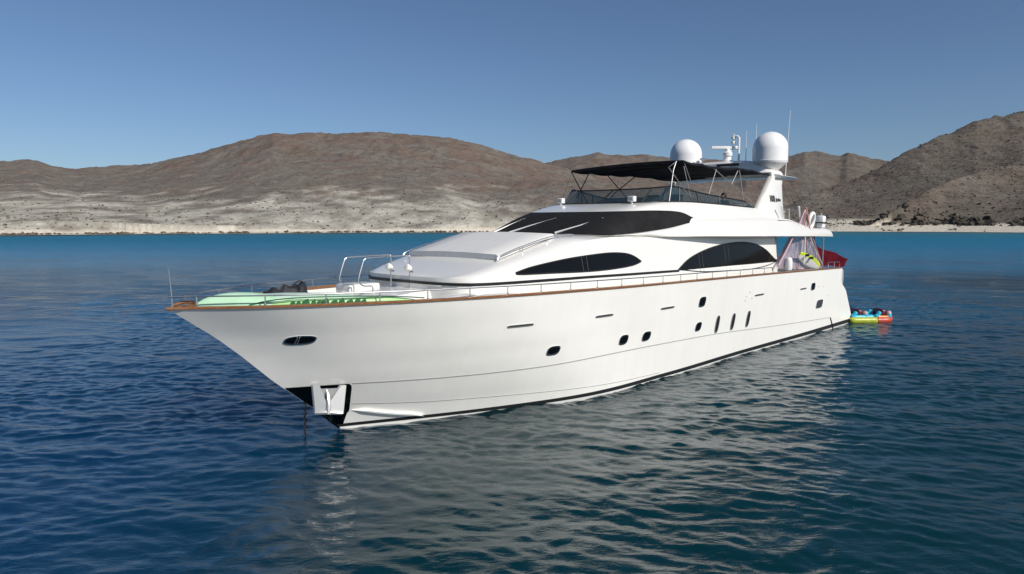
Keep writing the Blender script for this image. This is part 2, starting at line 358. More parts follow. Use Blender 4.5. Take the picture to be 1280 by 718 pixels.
sf = N.new('ShaderNodeMath'); sf.operation = 'MULTIPLY_ADD'; sf.inputs[1].default_value = .7; sf.inputs[2].default_value = .12; L.new(attr('dark'), sf.inputs[0])
c = mixc(N, L, sf.outputs[0], c, stc.outputs[0], 'MULTIPLY')
gr = noise(N, L, .16, 7, .75, pos, .5); grc = ramp(N, L, gr.outputs['Fac'], [(.36, (.62, .63, .60)), (.5, (1, 1, 1)), (.66, (1.28, 1.22, 1.16))])
c = mixc(N, L, .8, c, grc.outputs[0], 'MULTIPLY')
c = mixc(N, L, attr('pale'), c, palec.outputs[0])
olv = noise(N, L, .028, 6, .7, pos); olm = ramp(N, L, olv.outputs['Fac'], [(.48, (0, 0, 0)), (.64, (.38, .38, .38))])
c = mixc(N, L, olm.outputs[0], c, (.165, .155, .118))
# scrub and stones too small to model
vo = N.new('ShaderNodeTexVoronoi'); vo.inputs['Scale'].default_value = .42; L.new(pos, vo.inputs['Vector'])
spot = ramp(N, L, vo.outputs['Distance'], [(.16, (1, 1, 1)), (.34, (0, 0, 0))])
sm = N.new('ShaderNodeMath'); sm.operation = 'MULTIPLY'; L.new(spot.outputs[0], sm.inputs[0])
gate = ramp(N, L, nz.outputs['Fac'], [(.40, (.05, .05, .05)), (.58, (.32, .32, .32))]); L.new(gate.outputs[0], sm.inputs[1])
c = mixc(N, L, sm.outputs[0], c, (.075, .072, .045))
c = mixc(N, L, attr('sand'), c, sandc.outputs[0])
L.new(c, b.inputs['Base Color']); b.inputs['Roughness'].default_value = .95; b.inputs['Specular IOR Level'].default_value = .1
bump(N, L, nf.outputs['Fac'], b, .9, 1.2)
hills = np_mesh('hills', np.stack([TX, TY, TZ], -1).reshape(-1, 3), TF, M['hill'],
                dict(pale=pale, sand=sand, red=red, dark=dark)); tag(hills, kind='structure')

# scrub bushes and boulders, far too many to count
def clumps(name, n, sampler, mat, smin, smax, squash, seed, sub=1):
    bm = bmesh.new(); bmesh.ops.create_icosphere(bm, subdivisions=sub, radius=1)
    bv = np.array([v.co[:] for v in bm.verts]); bf = np.array([[v.index for v in f.verts] for f in bm.faces]); bm.free()
    g = np.random.default_rng(seed); X, Y = sampler(g, n); Z, q, d = terrain(X, Y); n = len(X)
    s = smin + (smax - smin) * g.random(n) ** 2.2
    jit = 1 + .45 * g.standard_normal((n, len(bv))); v = bv[None] * jit[..., None] * s[:, None, None]
    v[..., 2] *= squash; v[..., 2] += .25 * s[:, None]; v += np.stack([X, Y, Z], -1)[:, None]
    f = (bf[None] + (np.arange(n) * len(bv))[:, None, None]).reshape(-1, 3)
    return np_mesh(name, v.reshape(-1, 3), f, mat, smooth=False)
def samp(qlo, qhi, dlo, dhi, gate=None):
    def f(g, n):
        q = g.uniform(qlo, qhi, n); d = dlo + (dhi - dlo) * g.random(n) ** 1.3; Y = shore(q) + d; X = (q - 640) / FPX * Y
        k = fbm(X / 30, Y / 45, 205, 4) + .35 * g.standard_normal(n) > (gate if gate is not None else -9)
        return X[k], Y[k]
    return f
M['scrub'] = paint('dry scrub leaves', (.15, .135, .108), .9, var=.35, vscale=.02, spec=.1)
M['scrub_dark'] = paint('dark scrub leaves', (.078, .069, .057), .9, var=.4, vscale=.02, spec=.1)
M['rock'] = paint('shore rock', (.13, .105, .085), .9, var=.5, vscale=.2, spec=.2)
tag(clumps('hillside_scrub', 14000, samp(-300, 1600, 14, 560, -.05), M['scrub'], .2, .85, .75, 1), kind='stuff')
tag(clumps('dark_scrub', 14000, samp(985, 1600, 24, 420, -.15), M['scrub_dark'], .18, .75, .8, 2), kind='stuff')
def shore_band(g, n):
    q = g.uniform(-200, 1450, n); keep = fbm(q / 60, q * 0, 301, 3) + .2 * g.standard_normal(n) > tab(q, [(-200, -.1), (500, 0), (620, .0), (760, -.2), (1030, .45), (1450, .45)])
    q = q[keep]; Y = shore(q) + 1.5 + 7 * g.random(len(q)) ** 2; return (q - 640) / FPX * Y, Y
tag(clumps('shore_rocks', 2600, shore_band, M['rock'], .25, 1.1, .6, 3), kind='stuff')
def beach_scrub(g, n):
    q = np.concatenate([g.normal(1082, 6, n // 4), g.uniform(1195, 1240, n // 3), g.uniform(1262, 1330, n // 2), g.uniform(1095, 1200, n // 3)]); Y = shore(q) + 20 + 16 * g.random(len(q)); return (q - 640) / FPX * Y, Y
tag(clumps('beach_scrub', 260, beach_scrub, M['scrub_dark'], .6, 2.4, .8, 4), kind='stuff')

# ---- sea
def axis(lo, hi, step, far, growth):
    a = list(np.arange(lo, hi, step)); s = step; x = a[-1]
    while x < far: s *= growth; x += s; a.append(x)
    s = step; x = a[0]; left = []
    while x > -far: s *= growth; x -= s; left.append(x)
    return np.array(left[::-1] + a)
gx = axis(-16, 25, .06, 9000, 1.045); gy = axis(7.5, 23, .05, 23.1, 1.03); gy = np.concatenate([gy[gy < 23], axis(23, 44, .085, 9000, 1.045)[axis(23, 44, .085, 9000, 1.045) >= 23]])
gy = np.concatenate([-np.geomspace(9000, 2, 120) + 7.0, gy[gy > 6.5]])
WX, WY = np.meshgrid(gx, gy); WZ = np.zeros_like(WX)
sp = np.maximum(np.gradient(gx)[None, :], np.gradient(gy)[:, None])
patch = .75 + .5 * fbm(WX / 16, WY / 16, 401, 2)
ux = WX + .5 * fbm(WX / 3.0, WY / 3.0, 411, 2); uy = WY + .5 * fbm(WX / 3.0 + 50, WY / 3.0, 412, 2)
g = np.random.default_rng(5)
for lam in np.concatenate([np.geomspace(.2, .45, 34), np.geomspace(.46, .9, 24), np.geomspace(1.05, 2.2, 13), np.geomspace(2.4, 6, 8)]):
    th = R(78) + g.normal(0, .55); k = 2 * np.pi / lam; ph = g.uniform(0, 2 * np.pi)
    a = lam * (.0052 if lam < .46 else .0049 if lam < 1.02 else .0035 if lam < 2.3 else .0024) * g.uniform(.6, 1.3)
    fade = np.clip((lam / sp - 2.2) / 1.8, 0, 1)
    s = np.sin(k * (ux * math.cos(th) + uy * math.sin(th)) + ph)
    WZ += a * fade * (s - .22 * np.cos(2 * (k * (ux * math.cos(th) + uy * math.sin(th)) + ph))) * (patch if lam < 3 else 1)
m, N, L, b = new_mat('sea water'); M['water'] = m
pos = geo_pos(N); sepx = N.new('ShaderNodeSeparateXYZ'); L.new(pos, sepx.inputs[0])
big = noise(N, L, .012, 4, .6, pos); mid = noise(N, L, .06, 4, .6, pos)
deep = ramp(N, L, big.outputs['Fac'], [(.35, (.0002, .022, .030)), (.65, (.0003, .032, .037))])
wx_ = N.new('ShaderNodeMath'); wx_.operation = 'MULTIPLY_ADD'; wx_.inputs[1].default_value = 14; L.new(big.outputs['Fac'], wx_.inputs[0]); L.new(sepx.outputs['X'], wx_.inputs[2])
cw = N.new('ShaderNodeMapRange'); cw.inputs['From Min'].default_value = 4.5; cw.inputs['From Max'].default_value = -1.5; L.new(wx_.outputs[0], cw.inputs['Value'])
near_c = mixc(N, L, cw.outputs[0], deep.outputs[0], (.0002, .031, .082))  # left side bluer: its stronger sky reflection is put into the base colour
sh = N.new('ShaderNodeMapRange'); sh.inputs['From Min'].default_value = 16; sh.inputs['From Max'].default_value = 400; L.new(sepx.outputs['Y'], sh.inputs['Value'])
jm = N.new('ShaderNodeMath'); jm.operation = 'MULTIPLY_ADD'; jm.inputs[1].default_value = .5; jm.inputs[2].default_value = -.25; L.new(mid.outputs['Fac'], jm.inputs[0])
ja = N.new('ShaderNodeMath'); ja.operation = 'ADD'; L.new(sh.outputs[0], ja.inputs[0]); L.new(jm.outputs[0], ja.inputs[1])
far_c = ramp(N, L, ja.outputs[0], [(0, (.0002, .03, .06)), (.06, (.0003, .085, .17)), (.2, (.0003, .15, .295)), (.5, (.003, .145, .25)), (.8, (.018, .135, .195)), (1, (.05, .135, .165))])  # mid-distance blues put reflected sky into the colour; last stops are inshore shallows
dsel = ramp(N, L, sh.outputs[0], [(0, (0, 0, 0)), (.16, (1, 1, 1))])
L.new(mixc(N, L, dsel.outputs[0], near_c, far_c.outputs[0]), b.inputs['Base Color'])
m.node_tree.nodes['Principled BSDF'].subsurface_method = 'BURLEY'; b.inputs['Subsurface Weight'].default_value = 1; b.inputs['Subsurface Radius'].default_value = (1, 1, 1); b.inputs['Subsurface Scale'].default_value = 16.0
rg_ = N.new('ShaderNodeMapRange'); rg_.inputs['From Min'].default_value = 42; rg_.inputs['From Max'].default_value = 210; rg_.inputs['To Min'].default_value = .05; rg_.inputs['To Max'].default_value = .48; L.new(sepx.outputs['Y'], rg_.inputs['Value']); L.new(rg_.outputs[0], b.inputs['Roughness']); b.inputs['IOR'].default_value = 1.42
mpw = N.new('ShaderNodeMapping'); mpw.inputs['Rotation'].default_value = (0, 0, R(-28)); mpw.inputs['Scale'].default_value = (.7, 1.5, 1); L.new(pos, mpw.inputs['Vector'])
f1 = noise(N, L, 2.2, 5, .6, mpw.outputs[0], .4); f2 = noise(N, L, .7, 5, .6, mpw.outputs[0], .3)
b1 = N.new('ShaderNodeBump'); b1.inputs['Strength'].default_value = 1; fd = N.new('ShaderNodeMapRange'); fd.inputs['From Min'].default_value = 30; fd.inputs['From Max'].default_value = 90; fd.inputs['To Min'].default_value = .028; fd.inputs['To Max'].default_value = .2; L.new(sepx.outputs['Y'], fd.inputs['Value']); L.new(fd.outputs[0], b1.inputs['Distance']); L.new(f1.outputs['Fac'], b1.inputs['Height'])
# the swell carries on as bump where the sheet's own mesh gets coarse
far = N.new('ShaderNodeMapRange'); far.inputs['From Min'].default_value = 30; far.inputs['From Max'].default_value = 62; L.new(sepx.outputs['Y'], far.inputs['Value'])
fm = N.new('ShaderNodeMath'); fm.operation = 'MULTIPLY'; L.new(f2.outputs['Fac'], fm.inputs[0]); L.new(far.outputs[0], fm.inputs[1])
b2 = N.new('ShaderNodeBump'); b2.inputs['Strength'].default_value = 1; b2.inputs['Distance'].default_value = .6; L.new(fm.outputs[0], b2.inputs['Height'])
L.new(b1.outputs[0], b2.inputs['Normal']); L.new(b2.outputs[0], b.inputs['Normal'])
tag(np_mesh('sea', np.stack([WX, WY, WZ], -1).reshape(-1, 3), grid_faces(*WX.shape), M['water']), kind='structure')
# land carries the horizon behind the shore so no gap shows between hills and sky
# ------------------------------------------------------------------ the motor yacht
yacht = thing('motor_yacht', 'large white motor yacht lying at anchor with black windscreen covers and a navy bimini', 'yacht')
def part(mb, name, mat, parent=None, ang=35): return mb.build(name, mat, parent if parent is not None else yacht, ang)
# hull sides
NN = np.unique(np.concatenate([np.linspace(0, .06, 9), np.linspace(.06, .25, 20), np.linspace(.25, 1, 46)]))
def boot_top(n): return .125 + .10 * n
def hull_pt(n, k):
    zb = boot_top(n); zs = float(sheer_z(n * 28.88)); z = zb + k * (zs - zb)
    ts = float(stem_t(z)); te = float(np.interp(z, EZ, ET)); t = ts + n * (te - ts)
    return t, float(hull_p(t, z)), z
KK = np.linspace(0, 1, 26)
mb = MB()
for sgn in (1, -1):
    mb.loft([[(t, sgn * p, z) for t, p, z in [hull_pt(n, k) for k in KK]] for n in NN])
ends = [hull_pt(1, k) for k in KK]
mb.loft([[(t, p, z) for t, p, z in ends], [(t + .06, 0, z) for t, p, z in ends], [(t, -p, z) for t, p, z in ends]])
part(mb, 'hull', M['hull'], ang=50)
mb = MB()
for sgn in (1, -1):
    rows_ = []
    for n in NN:
        r_ = []
        for z in (.045, .07, None):
            zz = boot_top(n) if z is None else z
            ts = float(stem_t(max(zz, 0))) + (0 if zz >= 0 else -zz * 1.6); t = ts + n * (31 - ts)
            p = float(hull_p(t, max(zz, 0))) * (1 if zz > -.1 else 1 + zz * .25); r_.append((t, sgn * (p + .008), zz))
        rows_.append(r_)
    mb.loft(rows_)
part(mb, 'boot_stripe', M['antifoul'], ang=50)
mb = MB()
for sgn in (1, -1):
    rows_ = []
    for n in NN:
        r_ = []
        for z in (-.7, -.35, 0, .06, .11):
            ts = float(stem_t(max(z, 0))) + (0 if z >= 0 else -z * 1.6); t = ts + n * (31 - ts)
            r_.append((t, sgn * float(hull_p(t, max(z, 0))) * (1 if z > -.1 else 1 + z * .25), z))
        rows_.append(r_)
    mb.loft(rows_)
part(mb, 'hull_bottom', M['hull'], ang=50)
# decks: main deck sheet a little below the sheer, bulwark lining, teak cap rail
TS = np.concatenate([np.linspace(.02, 3, 16), np.linspace(3.4, 28.8, 50)])
def ddep(t): return min(.34, .03 + .1 * t)
def inb(t, d): z = float(sheer_z(t)) - d; return max(min(float(half(t)) - .1, (float(hull_p(t, z)) if t > float(stem_t(z)) + .02 else 0) - .04), .004)
mb = MB(); mb.loft([[(t, s * inb(t, ddep(t)), float(sheer_z(t)) - ddep(t)) for s in (-1, -.5, 0, .5, 1)] for t in TS])
part(mb, 'deck', M['nonskid'])
mb = MB()
for s in (1, -1): mb.loft([[(t, s * inb(t, 0), float(sheer_z(t))), (t, s * inb(t, ddep(t) * .5), float(sheer_z(t)) - ddep(t) * .5), (t, s * inb(t, ddep(t) + .01), float(sheer_z(t)) - ddep(t) - .01)] for t in TS])
part(mb, 'bulwark_lining', M['gelcoat'])
mb = MB()
for s in (1, -1):
    R_ = []
    for t in TS:
        b_ = float(half(t)); z = float(sheer_z(t)); i = max(b_ - .13, 0.0)
        R_.append([(t, s * (b_ + .022), z + .002), (t, s * (b_ + .03), z + .035), (t, s * (b_ + .012), z + .05), (t, s * i, z + .05), (t, s * i, z - .01)])
    R_[0] = [(-.07, s * q[1] * .5, q[2]) for q in R_[0]]
    mb.loft(R_, closed=True, cap=True)
part(mb, 'cap_rail', M['teak'], ang=50)
def on_hull(t, z, off=.0): return (t, float(hull_p(t, z)) + off, z)
# crease shade laid on the topsides as grey strips, and the chine rails at the forefoot
def strip(name, pts, hgt, off, mat, n=60, taper=True):
    a = np.array(pts); tt = np.linspace(a[0, 0], a[-1, 0], n); mb = MB()
    for s in (1, -1):
        rr = []
        for i, t in enumerate(tt):
            z = float(herm(t, a[:, 0], a[:, 1])); h = hgt * (min(1, i / 4, (n - 1 - i) / 4) if taper else 1) + 1e-3; o = off * (min(1, .25 + i / 4) if taper else 1)
            q = [on_hull(t, z + h, -.004), on_hull(t, z + h * .55, o), on_hull(t, z, o), on_hull(t, z - .004, -.004)]
            rr.append([(x, s * p, zz) for x, p, zz in q])
        mb.loft(rr)
    part(mb, name, mat)
def line(name, pts, hgt, off, mat, n):
    a = np.array(pts); tt = np.linspace(a[0, 0], a[-1, 0], n)
    for s in (1, -1):
        mb = MB(); mb.loft([[(x, s * p, z) for x, p, z in (on_hull(t, float(herm(t, a[:, 0], a[:, 1])) + h, o) for h, o in ((hgt / 2, -.003), (hgt / 2 - .002, off), (-hgt / 2 + .002, off), (-hgt / 2, -.003)))] for t in tt])
        part(mb, name, mat)
line('cove_line', [(3.64, 1.22), (5.37, 1.174), (7.83, 1.155), (10.4, 1.19), (16.2, 1.09), (21.1, .85), (27.9, .556)], .032, .007, M['cove'], 160)  # flat grey strips stand in for the shadow lines of the knuckles
line('spray_line', [(3.83, .66), (5.18, .545), (6.82, .467), (8.09, .416), (11.2, .286), (13.5, .22)], .02, .007, M['cove'], 80)
strip('chine_rail', [(3.90, .48), (4.65, .29), (5.55, .12)], .07, .08, M['hull'], 24)
mb = MB(); mb.tube([on_hull(27.93, .54, .008), on_hull(28.05, .42, .012), on_hull(28.25, .2, .012), on_hull(28.45, -.02, .012)], .03, 6); part(mb, 'hull_seam', M['black_line'])
# portholes and vents on both sides
def hull_patch(outline, off, thick):
    """outline in (t, z) laid on the topsides, both as one closed slab"""
    mb = MB(); A = [on_hull(t, z, off) for t, z in outline]; B = [on_hull(t, z, -.03) for t, z in outline]; n = len(A)
    c = np.mean(np.array(outline), 0); C = on_hull(c[0], c[1], off)
    return A, B, C
def oval(t, z, a, h, e=2.6, slant=0, n=28):
    out = []
    for k in range(n):
        u = 2 * math.pi * k / n; c, s_ = math.cos(u), math.sin(u)
        x = a * abs(c) ** (2 / e) * (1 if c >= 0 else -1); y = h * abs(s_) ** (2 / e) * (1 if s_ >= 0 else -1)
        out.append((t + x + slant * y, z + y))
    return out
def fit(outline, side, off, mi=0, mb=None, inner=None):
    mb = mb or MB(); n = len(outline)
    A = [(x, side * p, z) for x, p, z in (on_hull(t, z, off) for t, z in outline)]
    if inner:
        I = [(x, side * p, z) for x, p, z in (on_hull(t, z, off) for t, z in inner)]
        I2 = [(x, side * p, z) for x, p, z in (on_hull(t, z, off - .02) for t, z in inner)]
        A2 = [(x, side * p, z) for x, p, z in (on_hull(t, z, -.02) for t, z in outline)]
        mb.loft([A2, A, I, I2], closed=True); return mb
    c = np.mean(np.array(outline), 0); Cc = on_hull(c[0], c[1], off)
    mb.add(A + [(Cc[0], side * Cc[1], Cc[2])], [(i, (i + 1) % n, n) for i in range(n)]); return mb
def porthole(t, z, a, h, e=2.8, slant=0, rim=.035, name='porthole', frame='steel', pane='glass', bars=()):
    for side in (1, -1):
        o = part(fit(oval(t, z, a, h, e, slant), side, .02, inner=oval(t, z, a - rim, h - rim, e, slant)), name, M[frame])
        part(fit(oval(t, z, a - rim, h - rim, e, slant), side, .006), 'pane', M[pane], o)
        for bt in bars:
            mbb = MB(); mbb.tube([(x, side * p, zz) for x, p, zz in (on_hull(t + bt, z - h + rim, .016), on_hull(t + bt, z + h - rim, .016))], .012, 6); part(mbb, 'divider', M['steel'], o)
porthole(2.29, 2.39, .28, .105, 2.6, .1, .03, 'fairlead_port', bars=(-.07, -.03))
for t, z, a, h in ((8.45, 1.572, .215, .125), (11.26, 1.541, .205, .145), (12.38, 1.518, .21, .145), (15.46, 1.476, .20, .15)): porthole(t, z, a, h, 3, .18)
porthole(15.46, 2.302, .225, .17, 3.4, .1); porthole(25.3, 2.16, .24, .16, 3.6, .05, name='side_hatch')
porthole(26.31, 1.322, .38, .185, 4.0, .25, .02, pane='mullion', name='engine_window')
for t, z, l in ((7.2, 2.354, .39), (10.2, 2.34, .37), (13.3, 2.293, .38), (19.85, 2.207, .40), (24.2, 2.137, .33)):
    porthole(t, z, l, .032, 5, 0, .009, 'vent_slot', frame='alu', pane='mullion')
for t, z in ((16.82, 1.41), (18.0, 1.378), (19.21, 1.358)): porthole(t, z, .135, .31, 2.8, .03, .02, 'engine_vent', frame='seam', pane='black')
for t, z in ((19.0, 2.36), (18.75, 2.22), (18.7, 2.08), (19.25, 2.12), (26.0, 2.10), (26.6, 2.08), (27.4, 1.6)):
    part(fit(oval(t, z, .03, .025, 2), 1, .01), 'drain', M['seam'])
# stainless anchor pocket at the stem, port and starboard
for side in (1, -1):
    mbp = MB()
    rowsP = []
    for z in np.linspace(.44, 1.225, 22):
        ts = float(stem_t(z)) + .015; te = float(np.interp(z, [.44, .52, .8, 1.05, 1.17, 1.225], [3.84, 3.83, 3.75, 3.68, 3.64, 3.57]))
        rowsP.append([(t, side * (p_ + .03), zz) for t, p_, zz in (on_hull(t, z) for t in np.linspace(ts, max(te, ts + .01), 24))])
    mbp.loft(rowsP); part(mbp, 'anchor_pocket', M['plate'])
mb = MB()
for side in (1,):
    mb.loft([[(x, s * (p + .014), zz) for x, p, zz in (on_hull(float(stem_t(z)) + .012, z),)] + [(float(stem_t(z)) - .03, 0, z - .02)] for z in np.linspace(.03, .5, 8) for s in (1,)])
    mb.loft([[(x, -(p + .014), zz) for x, p, zz in (on_hull(float(stem_t(z)) + .012, z),)] + [(float(stem_t(z)) - .03, 0, z - .02)] for z in np.linspace(.03, .5, 8)])
part(mb, 'stem_band', M['plate'])
mb = MB()
rowsP = []
for z in np.linspace(.12, .47, 6):
    rowsP.append([(t, p_ + .02, zz) for t, p_, zz in (on_hull(t, z) for t in np.linspace(float(stem_t(z)) + .012, 3.80 + .02, 8))])
mb.loft(rowsP); part(mb, 'forefoot_plate', M['plate'])

# ---- guard rails with their stanchions
def guard(side, t1):
    tt = np.concatenate([np.linspace(.02, 3, 14), np.arange(3.5, t1, .8), [t1]])
    hz = lambda t: .25
    mb = MB(); P_ = [(t, side * max(float(half(t)) - .05, .0), float(sheer_z(t)) + hz(t)) for t in tt]
    P_[0] = (.03, 0, P_[0][2]); mb.tube(P_ + [(t1 + .12, P_[-1][1], P_[-1][2] - .2)], .0155, 6)
    rail = part(mb, 'guard_rail', M['steel'])
    for t in np.arange(.42, t1, 1.04):
        p = side * max(float(half(t)) - .05, 0); z = float(sheer_z(t))
        mb = MB(); mb.tube([(t, p, z + .05), (t, p, z + hz(t))], .0145, 6); mb.lathe([(.03, z + .052), (.03, z + .065), (.016, z + .075)], (t, p, 0), 8); part(mb, 'stanchion', M['steel'], rail)
guard(1, 20.9); guard(-1, 20.9)
mb = MB(); mb.tube([(.08, -.03, 3.2), (.08, -.05, 3.42), (.06, -.08, 3.96)], [.018, .012, .009], 6); part(mb, 'jackstaff', M['steel'])
mb = MB(); mb.tube([(.12, -.1, 3.24), (.3, -.02, 3.30), (.5, .12, 3.27)], .035, 8); part(mb, 'bow_roller', M['teak'])

# ---- deckhouse: sloping foredeck trunk, side walls
TD_ = np.concatenate([[5.801, 5.805, 5.81, 5.84, 5.87, 5.93, 6.0, 6.1, 6.2, 6.4, 6.6, 6.85], np.arange(7, 12.01, .4)])
mb = MB()
def zc(t): return float(np.interp(t, [5.80, 6.0, 7.4, 9.6, 11.2, 12.2], [3.46, 3.55, 3.93, 4.47, 4.53, 4.55]))
rr = []
for t in TD_:
    zt = float(crease_z(t)); pt = float(wall_p(t, zt)) if t > 6.0 else float(wall_d(t)); zm = max(zc(t), zt); pi_ = min(1.80, pt * .82)
    half_s = [(0, zm + .01), (pi_ * .5, zm), (pi_, zm - .02), (pi_ + (pt - pi_) * .5, .5 * (zm - .02 + zt) + .03), (pt - .03, zt + .012), (pt, zt - .02)]
    rr.append([(t, -p, z) for p, z in half_s[::-1]] + [(t, p, z) for p, z in half_s[1:]])
mb.loft(rr); part(mb, 'cabin_trunk', M['gelcoat'], ang=28)
tw = np.concatenate([[5.801, 5.805, 5.81, 5.84, 5.87, 5.93, 6.0, 6.1, 6.2, 6.4, 6.6, 6.85], np.arange(7, 22.9, .4), [23.0]])
mb = MB()
both = [(t, -1) for t in tw[::-1]] + [(5.80, 0)] + [(t, 1) for t in tw]
rr = []
for t, s in both:
    zt = float(crease_z(t)); zl = float(line_z(t))
    zz = [2.55, 2.9, zl - .03, zl + .05] + list(np.linspace(zl + .12, max(zt, zl + .13), 6))
    rr.append([(t, s * (float(wall_p(t, z)) if z > zl else float(wall_d(t)) + .02), z) for z in zz])
mb.loft(rr)
part(mb, 'cabin_wall', M['gelcoat'], ang=30)
mb = MB()
mb.loft([[(t - .03 * max(0, 1 - abs(t - 5.80) / 1.2), s * (float(wall_d(t)) + .03), float(line_z(t)) - h) for h in (.045, .04, -.022, -.027)] for t, s in both if t < 15.1])
part(mb, 'trunk_moulding', M['black_line'])
mb = MB()
mb.loft([[(t, s * float(wall_d(t)) * .98, 2.55 + h) for s in (-1, -.5, 0, .5, 1)] for t, h in ((23, 0), (23.0, 1.85))]); part(mb, 'cabin_bulkhead', M['cream'])

def wall_strip(up, lo, t0, t1, off, n=40):
    u = np.array(up); l = np.array(lo); mb = MB(); rr = []
    for t in np.concatenate([t0 + (t1 - t0) * np.linspace(0, 1, n) ** 1.0]):
        zu = float(np.interp(t, u[:, 0], u[:, 1])); zl = float(np.interp(t, l[:, 0], l[:, 1]))
        rr.append([(t, float(wall_p(t, z)) + off, z) for z in np.linspace(zl, max(zu, zl + .002), 6)])
    mb.loft(rr); return mb
def mirror(mb, s):
    if s < 0: mb.v = [(a, -p, z) for a, p, z in mb.v]
    return mb
def smooth_curve(pts, n=6): return [(q[0], q[1]) for q in smooth_path([(a, z, 0) for a, z in pts], n)]
W1U = smooth_curve([(7.47, 3.615), (8.06, 3.735), (9.22, 3.875), (10.32, 3.955), (11.3, 3.995), (12.0, 3.965), (12.45, 3.875), (12.86, 3.70)])
W1L = smooth_curve([(7.47, 3.605), (7.65, 3.566), (8.78, 3.548), (10.26, 3.52), (11.36, 3.536), (12.36, 3.597), (12.86, 3.69)])
W2U = smooth_curve([(14.98, 3.345), (15.64, 3.64), (16.39, 3.835), (17.37, 4.0), (18.4, 4.10), (19.49, 4.14), (20.38, 4.115), (21.23, 4.0), (22.0, 3.77), (22.7, 3.42), (22.97, 3.36)])
W2L = smooth_curve([(14.98, 3.335), (15.2, 3.325), (16.6, 3.2), (18.26, 3.145), (20.48, 3.105), (22.08, 3.19), (22.97, 3.335)])
def outline_tube(U, Lw, off, r):
    P_ = [(t, float(wall_p(t, z)) + off, z) for t, z in U] + [(t, float(wall_p(t, z)) + off, z) for t, z in Lw[::-1][1:-1]]
    mb = MB(); mb.tube(P_, r, 6, closed=True); return mb
for s in (1, -1):
    w1 = part(mirror(wall_strip(W1U, W1L, 7.48, 12.85, .012, 60), s), 'saloon_window', M['glass'])
    part(mirror(outline_tube(W1U, W1L, .008, .02), s), 'window_frame', M['black_line'], w1)
    for t in (10.03, 10.24):
        q = MB(); q.tube([(t + .02, float(wall_p(t, 3.53)) + .014, 3.53), (t - .02, float(wall_p(t, 3.95)) + .014, 3.93)], .012, 6); part(mirror(q, s), 'window_divider', M['mullion'], w1)
    w2 = part(mirror(wall_strip(W2U, W2L, 14.99, 22.96, .014, 80), s), 'saloon_window', M['glass'])
    part(mirror(outline_tube(W2U, W2L, .01, .022), s), 'window_frame', M['black_line'], w2)
    for t, zl, zu in ((16.38, 3.23, 3.82), (16.62, 3.22, 3.87), (18.36, 3.15, 4.09), (18.64, 3.15, 4.10)):
        q = MB(); q.tube([(t + .05, float(wall_p(t, zl)) + .016, zl), (t - .03, float(wall_p(t, zu)) + .016, zu)], .013, 6); part(mirror(q, s), 'window_divider', M['mullion'], w2)

# ---- windscreen house, brow and flybridge coaming, lofted between plan rings (t, p, z) from the middle to the side
def ring(pts, n=6):
    """half ring from the centre line aft along the port side, mirrored to a full ring"""
    P_ = [Vector(q) for q in pts]; P_ = [Vector((P_[1][0], -P_[1][1], P_[1][2]))] + P_
    S_ = smooth_path(P_, n)[n:]
    return [Vector((q[0], -q[1], q[2])) for q in S_[:0:-1]] + S_
S_R = [(10.98, 0, 4.53), (10.97, 1.2, 4.52), (10.95, 1.95, 4.505), (11.6, 2.38, 4.49), (14.2, 2.47, 4.66), (16.6, 2.52, 4.94), (19, 2.62, 5.02), (22.6, 2.68, 5.04)]
R_R = [(12.45, 0, 5.215), (12.55, 1.2, 5.215), (12.98, 1.93, 5.23), (14.3, 2.25, 5.262), (15.45, 2.40, 5.215), (16.62, 2.50, 4.965), (19, 2.60, 5.045), (22.6, 2.66, 5.06)]
F0R = [(14.15, 0, 5.5), (14.1, 1.2, 5.5), (14.5, 1.88, 5.515), (15.2, 2.1, 5.545), (16.3, 2.2, 5.565), (17.5, 2.3, 5.545), (19.3, 2.38, 5.495), (22.6, 2.42, 5.40)]
F1R = [(15.05, 0, 6.0), (14.95, 1.2, 6.0), (15.15, 1.82, 6.04), (15.45, 2.02, 6.075), (16.35, 2.15, 5.98), (17.5, 2.25, 5.86), (19.3, 2.34, 5.745), (21.3, 2.39, 5.62)]
def off_ring(rg, dp, dz, dt=0):
    return [Vector((q[0] + dt, q[1] - dp * (1 if q[1] > .01 else -1 if q[1] < -.01 else 0), q[2] + dz)) for q in rg]
sR, rR, f0, f1 = ring(S_R), ring(R_R), ring(F0R), ring(F1R)
def between(a, c, ks, bulge=0): return [[p.lerp(q, k) + Vector((-.6 * bulge * math.sin(math.pi * k), 0, bulge * math.sin(math.pi * k))) for p, q in zip(a, c)] for k in ks]
nR = len(sR); mid = nR // 2; tip = 5 * 6      # index of the cover's side tip
mb = MB(); mb.loft(between(sR, rR, np.linspace(0, 1, 8), .02)[0:8]); part(mb, 'windscreen_house', M['gelcoat'], ang=40)
cov = [q for q in between(sR, rR, np.linspace(.015, .985, 9), .045)]
sl_ = slice(mid - tip + 2, mid + tip - 1)
def outward(rg, o):
    res = []
    for q in rg:
        d = Vector((q[0] - 16.0, q[1] * 1.6, 0)); d.normalize(); res.append(q + d * o)
    return res
mb = MB(); mb.loft([outward(q[sl_], .02) for q in cov]); part(mb, 'windscreen_cover', M['mesh_cover'], ang=40)
mb = MB(); mb.loft(between(rR, f0, np.linspace(0, 1, 7), .03)); part(mb, 'flybridge_coaming', M['gelcoat'], ang=40)
fin = off_ring(f0, .12, -.01, .10)
mb = MB(); mb.loft([f0, fin, [Vector((q[0] + .05, q[1] * .97, 4.86)) for q in fin]]); part(mb, 'coaming_lining', M['gelcoat'])
mb = MB(); fl = [Vector((q[0], q[1], 4.9)) for q in fin]; nq = len(fl)
mb.loft([[fl[i], fl[nq - 1 - i]] for i in range(nq // 2 + 1)]); part(mb, 'flybridge_floor', M['nonskid'])
